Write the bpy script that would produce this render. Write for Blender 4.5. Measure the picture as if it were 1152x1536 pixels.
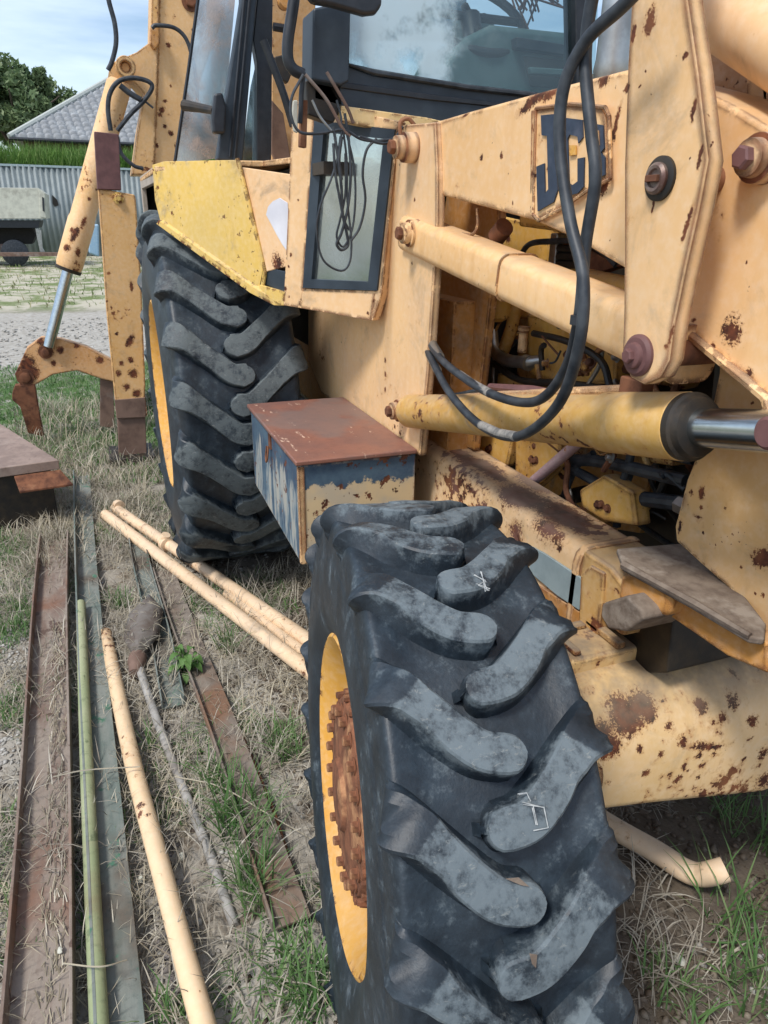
import bpy, bmesh, math, random
import numpy as np
from mathutils import Vector, Matrix, noise as mnoise
R_ = math.radians
rnd = random.Random(7)
nrg = np.random.default_rng(7)
S = bpy.context.scene
for o in list(bpy.data.objects): bpy.data.objects.remove(o)

# ---------------------------------------------------------------- camera
F, PITCH, ROLL, YAW, CX, CY, CH = 1075., .3876, .01375, .3701, 3.059, -1.3125, 1.391
cp, sp = math.cos(PITCH), math.sin(PITCH)
hd = Vector((-math.cos(YAW), math.sin(YAW), 0)); rt0 = Vector((math.sin(YAW), math.cos(YAW), 0))
cw = hd*cp - Vector((0, 0, sp)); up0 = hd*sp + Vector((0, 0, cp))
cr = rt0*math.cos(ROLL) + up0*math.sin(ROLL); cu = -rt0*math.sin(ROLL) + up0*math.cos(ROLL)
C0 = Vector((CX, CY, CH))
cam = bpy.data.cameras.new('camera'); co = bpy.data.objects.new('camera', cam)
S.collection.objects.link(co)
co.matrix_world = Matrix(((cr.x, cu.x, -cw.x, CX), (cr.y, cu.y, -cw.y, CY), (cr.z, cu.z, -cw.z, CH), (0, 0, 0, 1)))
cam.sensor_fit = 'VERTICAL'; cam.sensor_height = 36; cam.lens = F/1536*36
cam.clip_start = .02; cam.clip_end = 1500
S.camera = co

# ---------------------------------------------------------------- world, sun, exposure
SUN_EL, SUN_AZ = R_(57), R_(-62)            # direction the light comes from (azimuth from +x)
w = bpy.data.worlds.new('World'); S.world = w; w.use_nodes = True
nt = w.node_tree; nt.nodes.clear()
def wn(t, **k):
    n = nt.nodes.new(t)
    for a, b in k.items(): setattr(n, a, b)
    return n
sky = wn('ShaderNodeTexSky', sky_type='NISHITA', sun_disc=False, sun_elevation=SUN_EL,
         sun_rotation=math.pi/2-SUN_AZ, air_density=1.0, dust_density=1.5, ozone_density=1.2)
tc = wn('ShaderNodeTexCoord')
mp = wn('ShaderNodeMapping'); mp.inputs['Scale'].default_value = (1.2, 1.2, 6.5)
nz = wn('ShaderNodeTexNoise'); nz.inputs['Scale'].default_value = 1.6; nz.inputs['Detail'].default_value = 6; nz.inputs['Roughness'].default_value = .55
cl = wn('ShaderNodeValToRGB'); cl.color_ramp.elements[0].position = .36; cl.color_ramp.elements[1].position = .62
mx = wn('ShaderNodeMix', data_type='RGBA'); mx.inputs[7].default_value = (7.5, 8.3, 9.2, 1)
bg = wn('ShaderNodeBackground'); bg.inputs['Strength'].default_value = .08
wo = wn('ShaderNodeOutputWorld')
L = nt.links.new
L(tc.outputs['Generated'], mp.inputs[0]); L(mp.outputs[0], nz.inputs[0]); L(nz.outputs[0], cl.inputs[0])
mm = wn('ShaderNodeMath', operation='MULTIPLY'); mm.inputs[1].default_value = .5
L(cl.outputs[0], mm.inputs[0]); L(mm.outputs[0], mx.inputs[0]); L(sky.outputs[0], mx.inputs[6])
L(mx.outputs[2], bg.inputs[0]); L(bg.outputs[0], wo.inputs[0])
sd = bpy.data.lights.new('sun', 'SUN'); sd.energy = 1.5; sd.angle = R_(11); sd.color = (1, .96, .9)
so = bpy.data.objects.new('sun', sd); S.collection.objects.link(so)
so.rotation_euler = Vector((math.cos(SUN_EL)*math.cos(SUN_AZ), math.cos(SUN_EL)*math.sin(SUN_AZ), math.sin(SUN_EL))).to_track_quat('Z', 'Y').to_euler()
S.view_settings.view_transform = 'Standard'; S.view_settings.look = 'None'
S.view_settings.exposure = 1.22; S.view_settings.gamma = 1; S.view_settings.use_curve_mapping = False
S.render.engine = 'CYCLES'
S.cycles.max_bounces = 8; S.cycles.transparent_max_bounces = 12; S.cycles.use_denoising = True

# ---------------------------------------------------------------- sight lines to real planes
def ray(px, py): return cr*(px-576) - cu*(py-768) + cw*F
def at(px, py, pl):
    """point of the plane pl that the photograph shows at px,py. pl = ('x'|'y'|'z', v) or (p0xy, p1xy) vertical plane"""
    d = ray(px, py)
    if isinstance(pl[0], str):
        i = 'xyz'.index(pl[0]); t = (pl[1]-C0[i])/d[i]
    else:
        a, b = pl; n = Vector((b[1]-a[1], a[0]-b[0], 0)); t = n.dot(Vector((a[0], a[1], 0))-C0)/n.dot(d)
    return C0 + d*t
def ats(pts, pl): return [at(a, b, pl) for a, b in pts]
def pxr(r, p): return r*(p-C0).dot(cw)/F

# ---------------------------------------------------------------- materials
def newmat(name):
    m = bpy.data.materials.new(name); m.use_nodes = True; t = m.node_tree; t.nodes.clear()
    return m, t
class NT:
    def __init__(s, t): s.t = t
    def n(s, ty, ins=None, **k):
        nd = s.t.nodes.new(ty)
        for a, b in k.items(): setattr(nd, a, b)
        for a, b in (ins or {}).items():
            if isinstance(b, bpy.types.NodeSocket): s.t.links.new(b, nd.inputs[a])
            else: nd.inputs[a].default_value = b
        return nd
    def math(s, op, a, b=0., c=None, clamp=False):
        nd = s.n('ShaderNodeMath', {0: a, 1: b}, operation=op, use_clamp=clamp)
        if c is not None: s._set(nd, 2, c)
        return nd.outputs[0]
    def _set(s, nd, i, v):
        if isinstance(v, bpy.types.NodeSocket): s.t.links.new(v, nd.inputs[i])
        else: nd.inputs[i].default_value = v
    def noise(s, co, sc, det=4, ro=.55, dist=0.):
        return s.n('ShaderNodeTexNoise', {'Vector': co, 'Scale': sc, 'Detail': det, 'Roughness': ro, 'Distortion': dist}).outputs[0]
    def step(s, v, a, b): # smooth map a..b to 0..1
        return s.n('ShaderNodeMapRange', {0: v, 1: a, 2: b, 3: 0., 4: 1.}, interpolation_type='SMOOTHSTEP').outputs[0]
    def mix(s, f, a, b):
        nd = s.n('ShaderNodeMix', data_type='RGBA'); s._set(nd, 0, f); s._set(nd, 6, a); s._set(nd, 7, b); return nd.outputs[2]
    def obj(s): return s.n('ShaderNodeTexCoord').outputs['Object']
    def scaled(s, co, v): return s.n('ShaderNodeMapping', {'Vector': co, 'Scale': v}).outputs[0]
    def bump(s, h, st=.3, d=.002): return s.n('ShaderNodeBump', {'Height': h, 'Strength': st, 'Distance': d}).outputs[0]
    def out(s, col, rough=.6, metal=0., nrm=None, **k):
        b = s.n('ShaderNodeBsdfPrincipled'); s._set(b, 'Base Color', col); s._set(b, 'Roughness', rough); s._set(b, 'Metallic', metal)
        if nrm is not None: s._set(b, 'Normal', nrm)
        for a, v in k.items(): s._set(b, a, v)
        o = s.n('ShaderNodeOutputMaterial'); s.t.links.new(b.outputs[0], o.inputs[0]); return b
def rgba(c): return (*c, 1.)

def rust_col(N, co):
    a = N.noise(co, 38, 5, .65); b = N.noise(co, 9, 3)
    c = N.mix(N.step(a, .3, .7), rgba((.030, .012, .009)), rgba((.17, .052, .022)))
    return N.mix(N.step(b, .5, .75), c, rgba((.26, .10, .04)))
def paint(name, c1, c2=None, chips=.5, spots=(), edge=.6, dust=.35, rough=.5, stain=.5, streak=.4, dustc=(.30, .26, .21), under=None, spotn=.5, grime=0.):
    """faded machine paint over rust: chips at random, along edges and at the given spots"""
    m, t = newmat(name); N = NT(t); co = N.obj()
    c2 = c2 or tuple(x*.8 for x in c1)
    big = N.noise(co, 2.2, 4, .6); fine = N.noise(co, 60, 4, .6)
    col = N.mix(N.step(big, .35, .68), rgba(c1), rgba(c2))
    # rain streaks
    st = N.noise(N.scaled(co, (16, 16, 1.6)), 1.0, 6, .72)
    sk = N.math('MULTIPLY', N.step(st, .50, .70), streak*.75)
    col = N.mix(sk, col, rgba(tuple(a*b for a, b in zip(c2, (.78, .66, .50)))))
    # smudges
    sm = N.math('MULTIPLY', N.step(N.noise(co, 7, 6, .7, .6), .52, .72), .35+grime)
    col = N.mix(sm, col, rgba((.20, .15, .105)))
    col = N.mix(N.math('MULTIPLY', N.step(fine, .35, .8), .16), col, rgba((.85, .78, .66)))
    # chips
    nb = N.noise(co, 4.5, 3, .5); nf = N.noise(co, 42, 5, .62)
    v = N.math('ADD', N.math('MULTIPLY', nb, .55), N.math('MULTIPLY', nf, .6))
    th = .79 - .12*chips
    mask = N.step(v, th, th+.018)
    halo = N.step(v, th-.07, th+.02)
    spk = N.math('ADD', N.math('MULTIPLY', N.noise(co, 115, 3, .6), .6), N.math('MULTIPLY', N.noise(co, 5.5, 4, .65), .5))
    mask = N.math('MAXIMUM', mask, N.step(spk, .725-.02*chips, .74-.02*chips))
    if edge > 0:
        g = N.n('ShaderNodeNewGeometry').outputs['Normal']
        bv = N.n('ShaderNodeBevel', {'Radius': .020}, samples=6).outputs[0]
        dt = N.n('ShaderNodeVectorMath', {0: g, 1: bv}, operation='DOT_PRODUCT').outputs['Value']
        ed = N.step(dt, .995, .93)
        en = N.math('ADD', N.noise(co, 24, 5, .7), N.math('MULTIPLY', ed, .21*edge))
        em = N.math('MULTIPLY', N.step(en, .62, .65), N.step(ed, .05, .3))
        mask = N.math('MAXIMUM', mask, em); halo = N.math('MAXIMUM', halo, N.math('MULTIPLY', N.step(en, .60, .68), N.math('MULTIPLY', ed, .6)))
    if spots:
        dn = N.n('ShaderNodeTexNoise', {'Vector': co, 'Scale': 30., 'Detail': 7., 'Roughness': .78}).outputs[1]
        dn2 = N.n('ShaderNodeTexNoise', {'Vector': co, 'Scale': 190., 'Detail': 4., 'Roughness': .7}).outputs[1]
        dn = N.n('ShaderNodeVectorMath', {0: N.n('ShaderNodeVectorMath', {0: dn, 1: dn2}, operation='ADD').outputs[0], 3: .5}, operation='SCALE').outputs[0]
        off = N.n('ShaderNodeVectorMath', {0: dn, 1: (.5, .5, .5)}, operation='SUBTRACT').outputs[0]
        sm_ = None
        for (p, r, *el) in spots:
            o2 = N.n('ShaderNodeVectorMath', {0: off, 3: spotn*(8.5*r+.012)}, operation='SCALE').outputs[0]
            q = N.n('ShaderNodeVectorMath', {0: co, 1: o2}, operation='ADD').outputs[0]
            if el:   # elongated along a direction
                d, k = el; df = N.n('ShaderNodeVectorMath', {0: q, 1: tuple(p)}, operation='SUBTRACT').outputs[0]
                al = N.n('ShaderNodeVectorMath', {0: df, 1: tuple(d)}, operation='DOT_PRODUCT').outputs['Value']
                sh = N.n('ShaderNodeVectorMath', {0: tuple(d), 3: N.math('MULTIPLY', al, 1-1/k)}, operation='SCALE').outputs[0]
                dd = N.n('ShaderNodeVectorMath', {0: df, 1: sh}, operation='SUBTRACT').outputs[0]
                ln = N.n('ShaderNodeVectorMath', {0: dd}, operation='LENGTH').outputs['Value']
            else: ln = N.n('ShaderNodeVectorMath', {0: q, 1: tuple(p)}, operation='DISTANCE').outputs['Value']
            k2 = N.n('ShaderNodeMapRange', {0: ln, 1: r*1.35, 2: r*.45, 3: 0., 4: 1.}).outputs[0]
            sm_ = k2 if sm_ is None else N.math('MAXIMUM', sm_, k2)
        mask = N.math('MAXIMUM', mask, N.step(sm_, .52, .6)); halo = N.math('MAXIMUM', halo, N.step(sm_, .1, .55))
    halo = N.math('MULTIPLY', halo, stain)
    col = N.mix(halo, col, rgba((.42, .19, .06)))
    rc = rust_col(N, co)
    if under: rc = N.mix(N.step(N.noise(co, 14, 3), .46, .54), rc, rgba(under))
    col = N.mix(mask, col, rc)
    if dust > 0:
        nz_ = N.n('ShaderNodeSeparateXYZ', {0: N.n('ShaderNodeNewGeometry').outputs['Normal']}).outputs[2]
        du = N.math('MULTIPLY', N.math('MULTIPLY', N.step(nz_, .35, .95), N.step(N.noise(co, 6, 5, .7), .25, .65)), dust)
        col = N.mix(du, col, rgba(dustc))
    h = N.math('SUBTRACT', N.math('MULTIPLY', nf, .25), mask)
    rg = N.math('ADD', N.math('MULTIPLY', mask, .3), N.math('ADD', rough, N.math('MULTIPLY', fine, .12)))
    N.out(col, rg, 0., N.bump(h, .5, .0012), **{'Specular IOR Level': .35})
    return m
def plain(name, c, c2=None, rough=.6, metal=0., sc=20, bump=.2, bd=.001, spec=.5, lo=.35, hi=.7, c3=None):
    m, t = newmat(name); N = NT(t); co = N.obj()
    n1 = N.noise(co, sc, 6, .62); col = N.mix(N.step(n1, lo, hi), rgba(c), rgba(c2 or tuple(x*.6 for x in c)))
    if c3: col = N.mix(N.step(N.noise(co, sc*.35, 5, .65), .52, .66), col, rgba(c3))
    N.out(col, N.math('ADD', rough-.05, N.math('MULTIPLY', n1, .12)), metal, N.bump(n1, bump, bd), **{'Specular IOR Level': spec})
    return m

CREAM = (.77, .49, .235); CREAM2 = (.67, .39, .155); YEL = (.70, .41, .085); YEL2 = (.58, .31, .06)
M = {}
M['cream'] = paint('faded_cream_paint', CREAM, CREAM2, .42, edge=.8)
M['cream_worn'] = paint('worn_cream_paint', CREAM, (.62, .37, .17), .8, edge=1.0, stain=.6)
M['yellow'] = paint('yellow_engine_paint', YEL, YEL2, .62, edge=.9, dust=.5, grime=.25)
M['yellow_dirty'] = paint('oily_yellow_paint', (.54, .30, .07), (.30, .16, .05), .85, edge=.8, dust=.5, grime=.5)
M['fender'] = paint('yellow_fender_paint', (.70, .47, .115), (.62, .42, .12), .35, edge=.6, grime=.12, stain=.3)
M['orange'] = paint('orange_rim_paint', (.66, .35, .065), (.56, .27, .04), .5, edge=.3)
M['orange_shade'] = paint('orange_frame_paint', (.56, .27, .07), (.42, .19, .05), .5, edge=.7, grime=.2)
M['rust'] = plain('rusty_steel', (.20, .085, .045), (.07, .03, .02), .85, 0, 18, .5, .002, .25, c3=(.27, .13, .07))
M['rust_grey'] = plain('grey_rusty_steel', (.20, .13, .10), (.11, .07, .055), .8, 0, 9, .4, .0015, .3, c3=(.22, .19, .17))
M['maroon'] = plain('maroon_primer', (.16, .075, .07), (.10, .045, .045), .6, 0, 14, .3, .001, .4)
M['black_metal'] = plain('black_metal', (.009, .012, .017), (.020, .024, .031), .45, 0, 30, .2, .0006, .5)
M['black_rubber'] = plain('black_hose_rubber', (.012, .017, .024), (.045, .053, .062), .5, 0, 26, .3, .0006, .45)
M['dark_blue_grey'] = plain('blue_grey_frame', (.014, .024, .036), (.028, .042, .058), .5, 0, 12, .2, .0006)
M['soot'] = plain('oily_dark_steel', (.010, .009, .008), (.034, .024, .014), .55, 0, 25, .5, .002)
M['chrome'] = plain('chromed_rod', (.52, .56, .58), (.42, .46, .48), .22, 1., 40, .05, .0002)
M['steel'] = plain('brushed_steel', (.42, .43, .42), (.28, .28, .27), .38, .9, 18, .15, .0004)
M['dash'] = plain('green_grey_dashboard', (.05, .10, .105), (.08, .14, .145), .6, 0, 10, .2, .0006, c3=(.16, .2, .2))
M['navy'] = plain('navy_letter_paint', (.015, .026, .05), (.03, .045, .075), .5, 0, 40, .3, .0006, c3=(.05, .06, .09))
M['mud'] = plain('dried_mud', (.21, .17, .135), (.13, .10, .08), .95, 0, 35, .9, .003, .1, c3=(.27, .23, .19))
M['glove'] = plain('grey_dried_plastic', (.27, .26, .24), (.15, .14, .125), .85, 0, 22, .7, .003, .2)
M['pale_blue'] = plain('pale_blue_plate', (.30, .38, .40), (.24, .31, .33), .5, 0, 16, .15, .0006)
M['white_metal'] = plain('weathered_white_board', (.55, .55, .47), (.42, .42, .36), .7, 0, 5, .2, .001, c3=(.33, .32, .27))
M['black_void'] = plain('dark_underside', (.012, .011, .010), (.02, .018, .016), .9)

def rubber(name, dustc, dust):
    m, t = newmat(name); N = NT(t); co = N.obj()
    n1 = N.noise(co, 48, 7, .72); n2 = N.noise(co, 17, 7, .75, .2); n3 = N.noise(co, 130, 3, .6)
    col = N.mix(N.step(n2, .35, .7), rgba((.008, .014, .021)), rgba((.024, .038, .052)))
    sp_ = N.n('ShaderNodeAttribute', attribute_name='wear').outputs['Fac']
    k = N.math('MULTIPLY', N.step(N.math('ADD', N.math('ADD', N.math('MULTIPLY', n1, .5), N.math('MULTIPLY', n2, .5)), N.math('MULTIPLY', sp_, .17)), .52, .70), dust)
    col = N.mix(k, col, rgba(dustc))
    # worn tread tops carry small scuffs
    sc = N.math('MULTIPLY', N.step(N.noise(N.scaled(co, (1, 1, 2)), 70, 6, .78, .5), .57, .66), N.math('MULTIPLY', sp_, .8))
    col = N.mix(sc, col, rgba((.20, .215, .21)))
    cr_ = N.n('ShaderNodeTexVoronoi', {'Vector': co, 'Scale': 26., 'Randomness': 1.}, feature='DISTANCE_TO_EDGE').outputs[0]
    ck = N.math('MULTIPLY', N.step(cr_, .02, .0), .0)
    h = N.math('ADD', N.math('MULTIPLY', n1, .7), N.math('SUBTRACT', N.math('MULTIPLY', n3, .4), N.math('MULTIPLY', ck, .7)))
    N.out(col, N.math('ADD', .50, N.math('MULTIPLY', k, .35)), 0., N.bump(h, .55, .0022), **{'Specular IOR Level': .5})
    return m
M['rubber'] = rubber('dusty_tyre_rubber', (.125, .155, .172), .9)
M['rubber_rear'] = rubber('muddy_tyre_rubber', (.105, .125, .13), .85)

# ---------------------------------------------------------------- mesh tools
def link(o, parent=None):
    S.collection.objects.link(o)
    if parent is not None: o.parent = parent
    return o
class MB:
    def __init__(s): s.v = []; s.f = []
    def add(s, vs, fs):
        b = len(s.v); s.v += [Vector(v) for v in vs]; s.f += [tuple(i+b for i in f) for f in fs]; return s
    def prism(s, pts, vec):
        pts = [Vector(p) for p in pts]; vec = Vector(vec); n = len(pts)
        return s.add(pts+[p+vec for p in pts], [tuple(range(n)), tuple(range(2*n-1, n-1, -1))]+[(i, i+n, (i+1) % n+n, (i+1) % n) for i in range(n)])
    def box(s, a, b):
        x0, y0, z0 = a; x1, y1, z1 = b
        return s.prism([(x0, y0, z0), (x1, y0, z0), (x1, y1, z0), (x0, y1, z0)], (0, 0, z1-z0))
    def tube(s, pts, r, n=12, spline=False, caps=True, sub=6):
        pts = [Vector(p) for p in pts]
        rs = list(r) if isinstance(r, (list, tuple)) else [r]*len(pts)
        if spline and len(pts) > 2:
            P = [pts[0]*2-pts[1]]+pts+[pts[-1]*2-pts[-2]]; q = []; qr = []
            for i in range(1, len(P)-2):
                for k in range(sub):
                    t = k/sub; a, b, c, d = P[i-1:i+3]
                    q.append(.5*((2*b)+(c-a)*t+(2*a-5*b+4*c-d)*t*t+(3*b-a-3*c+d)*t**3)); qr.append(rs[i-1]*(1-t)+rs[i]*t)
            q.append(pts[-1]); qr.append(rs[-1]); pts, rs = q, qr
        T = [(pts[min(i+1, len(pts)-1)]-pts[max(i-1, 0)]) for i in range(len(pts))]
        T = [t.normalized() if t.length > 1e-9 else Vector((0, 0, 1)) for t in T]
        u = T[0].orthogonal().normalized(); vs = []
        for i, p in enumerate(pts):
            if i:
                u = (u-T[i]*u.dot(T[i])); u = u.normalized() if u.length > 1e-6 else T[i].orthogonal().normalized()
            w_ = T[i].cross(u)
            vs += [p+(u*math.cos(2*math.pi*k/n)+w_*math.sin(2*math.pi*k/n))*rs[i] for k in range(n)]
        fs = [(i*n+k, i*n+(k+1) % n, (i+1)*n+(k+1) % n, (i+1)*n+k) for i in range(len(pts)-1) for k in range(n)]
        if caps: fs += [tuple(range(n-1, -1, -1)), tuple((len(pts)-1)*n+k for k in range(n))]
        return s.add(vs, fs)
    def lathe(s, prof, p, axis, n=32):
        """prof: (height along axis, radius)"""
        p = Vector(p); ax = Vector(axis).normalized(); u = ax.orthogonal().normalized(); w_ = ax.cross(u); vs = []
        for h, r in prof: vs += [p+ax*h+(u*math.cos(2*math.pi*k/n)+w_*math.sin(2*math.pi*k/n))*max(r, 1e-4) for k in range(n)]
        fs = [(i*n+k, i*n+(k+1) % n, (i+1)*n+(k+1) % n, (i+1)*n+k) for i in range(len(prof)-1) for k in range(n)]
        fs += [tuple(range(n-1, -1, -1)), tuple((len(prof)-1)*n+k for k in range(n))]
        return s.add(vs, fs)
    def bolt(s, p, axis, r, h=None, wash=True):
        ax = Vector(axis).normalized(); p = Vector(p); h = h or r*.8
        if wash: s.lathe([(0, r*1.5), (r*.25, r*1.5), (r*.25, r)], p, ax, 16)
        return s.lathe([(r*.2, r), (h*.85, r), (h, r*.8)], p, ax, 6)
    def out(s, name, mat, parent=None, smooth=True, bevel=0., seg=2, angle=35, sharp=True):
        me = bpy.data.meshes.new(name); me.from_pydata([tuple(v) for v in s.v], [], s.f)
        bm = bmesh.new(); bm.from_mesh(me); bmesh.ops.recalc_face_normals(bm, faces=bm.faces)
        bm.to_mesh(me); bm.free()
        me.materials.append(mat)
        if smooth:
            me.polygons.foreach_set('use_smooth', [True]*len(me.polygons))
            if sharp: me.set_sharp_from_angle(angle=R_(angle))
        o = link(bpy.data.objects.new(name, me), parent)
        if bevel:
            b = o.modifiers.new('bevel', 'BEVEL'); b.width = bevel; b.segments = seg; b.limit_method = 'ANGLE'; b.angle_limit = R_(40); b.harden_normals = True
        return o
def tagt(o, label, cat, group=None, kind=None):
    if label: o['label'] = label
    if cat: o['category'] = cat
    if group: o['group'] = group
    if kind: o['kind'] = kind
    return o
def thing(name, loc, label, cat, group=None):
    o = link(bpy.data.objects.new(name, None)); o.location = loc; return tagt(o, label, cat, group)
def lab(o, label): o['label'] = label; return o
def npmesh(name, v, f, mat, parent=None, smooth=False):
    me = bpy.data.meshes.new(name); v = np.asarray(v, dtype=np.float32); f = np.asarray(f, dtype=np.int32); k = f.shape[1]
    me.vertices.add(len(v)); me.vertices.foreach_set('co', v.ravel()); me.loops.add(f.size); me.loops.foreach_set('vertex_index', f.ravel())
    me.polygons.add(len(f)); me.polygons.foreach_set('loop_start', np.arange(0, f.size, k)); me.polygons.foreach_set('loop_total', np.full(len(f), k))
    if smooth: me.polygons.foreach_set('use_smooth', np.ones(len(f), bool))
    me.update(calc_edges=True); me.validate(); me.materials.append(mat)
    return link(bpy.data.objects.new(name, me), parent)
def bowed(pts, vec, mb=None):
    return (mb or MB()).prism(pts, vec)

# ================================================================ GROUND
def ground_h(x, y):
    h = .018*mnoise.noise(Vector((x*1.3, y*1.3, 0))) + .012*mnoise.noise(Vector((x*5, y*5, 3))) + .005*mnoise.noise(Vector((x*21, y*21, 7)))
    return h
def axis_steps(a, b, fine, far):
    v = list(np.arange(a, b+1e-6, fine)); s = fine; x = v[-1]
    while x < far: s *= 1.22; x += s; v.append(x)
    s = fine; x = v[0]
    while x > -far: s *= 1.22; x -= s; v.insert(0, x)
    return np.array(v)
gx = axis_steps(-3., 3.4, .03, 700); gy = axis_steps(-2.4, .6, .03, 700)
XX, YY = np.meshgrid(gx, gy, indexing='ij')
ZZ = np.array([ground_h(x, y) for x, y in zip(XX.ravel(), YY.ravel())])
ZZ = ZZ + np.clip(np.abs(YY.ravel())-60, 0, 1)*0
gv = np.stack([XX.ravel(), YY.ravel(), ZZ], -1); ny = len(gy); nx = len(gx)
ii, jj = np.meshgrid(np.arange(nx-1), np.arange(ny-1), indexing='ij'); a_ = (ii*ny+jj).ravel()
gf = np.stack([a_, a_+ny, a_+ny+1, a_+1], -1)
def ground_mat():
    m, t = newmat('yard_soil'); N = NT(t); co = N.obj()
    b1 = N.noise(co, 1.1, 5, .6, .3); b2 = N.noise(co, 9, 6, .7); b3 = N.noise(co, 70, 5, .7)
    col = N.mix(N.step(b1, .38, .62), rgba((.26, .235, .195)), rgba((.37, .35, .31)))
    col = N.mix(N.step(b2, .48, .66), col, rgba((.13, .098, .068)))
    col = N.mix(N.math('MULTIPLY', N.step(b3, .45, .75), .6), col, rgba((.40, .37, .315)))
    vo = N.n('ShaderNodeTexVoronoi', {'Vector': co, 'Scale': 75.})
    peb = N.math('MULTIPLY', N.step(vo.outputs['Distance'], .32, .2), N.step(N.noise(co, 2.3, 3), .48, .6))
    pc = N.mix(vo.outputs['Color'], rgba((.24, .22, .19)), rgba((.40, .38, .34)))
    col = N.mix(N.math('MULTIPLY', peb, .7), col, pc)
    sx = N.n('ShaderNodeSeparateXYZ', {0: co})
    under_shade = N.step(N.math('ADD', sx.outputs[1], N.math('MULTIPLY', N.math('SUBTRACT', N.noise(co, 4, 5, .65), .5), .5)), -1.02, -.72)  # shade beneath the machine, painted into the soil as darker brown
    under_shade = N.math('MULTIPLY', under_shade, N.step(sx.outputs[1], 1.4, 1.0)); under_shade = N.math('MULTIPLY', under_shade, N.step(sx.outputs[0], -1.2, -.6))
    col = N.mix(N.math('MULTIPLY', under_shade, .85), col, N.mix(N.step(b2, .4, .6), rgba((.075, .055, .04)), rgba((.115, .09, .065))))
    sx = N.n('ShaderNodeSeparateXYZ', {0: co}); X = N.math('ADD', sx.outputs[0], N.math('MULTIPLY', N.math('SUBTRACT', N.noise(co, .55, 4), .5), 2.2))
    # tracks and verges behind the machine: green verge, pale gravel track, rough verge
    band = lambda a, b, s: N.math('MULTIPLY', N.step(X, a-s, a+s), N.step(X, b+s, b-s))
    col = N.mix(N.math('MULTIPLY', band(-4.6, -1.5, .35), N.step(N.noise(co, 6, 5, .7), .36, .58)), col, rgba((.07, .125, .035)))
    gr = N.mix(N.step(N.noise(co, 14, 5, .7), .35, .65), rgba((.40, .385, .35)), rgba((.28, .26, .225)))
    col = N.mix(band(-9.5, -4.6, .5), col, gr)
    far = N.mix(N.step(N.noise(co, 1.2, 6, .7), .44, .58), rgba((.42, .39, .31)), rgba((.14, .18, .07)))
    col = N.mix(N.step(X, -9.3, -10.3), col, far)
    h = N.math('ADD', N.math('MULTIPLY', b3, .5), N.math('ADD', N.math('MULTIPLY', b2, .8), N.math('MULTIPLY', peb, .35)))
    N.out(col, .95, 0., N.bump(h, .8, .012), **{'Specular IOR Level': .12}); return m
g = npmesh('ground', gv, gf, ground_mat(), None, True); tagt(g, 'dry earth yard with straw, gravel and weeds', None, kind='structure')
# ================================================================ BACKHOE LOADER
BH = thing('backhoe_loader', (0, 0, 0), 'rusty faded cream and yellow backhoe loader standing in the yard', 'backhoe loader')
Y = lambda v: ('y', v)
X_ = lambda v: ('x', v)
def plate(name, px, pl, vec, mat, parent=BH, bevel=.003, ext=()):
    return MB().prism(ats(px, pl)+[Vector(e) for e in ext], vec).out(name, mat, parent, bevel=bevel)

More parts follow.
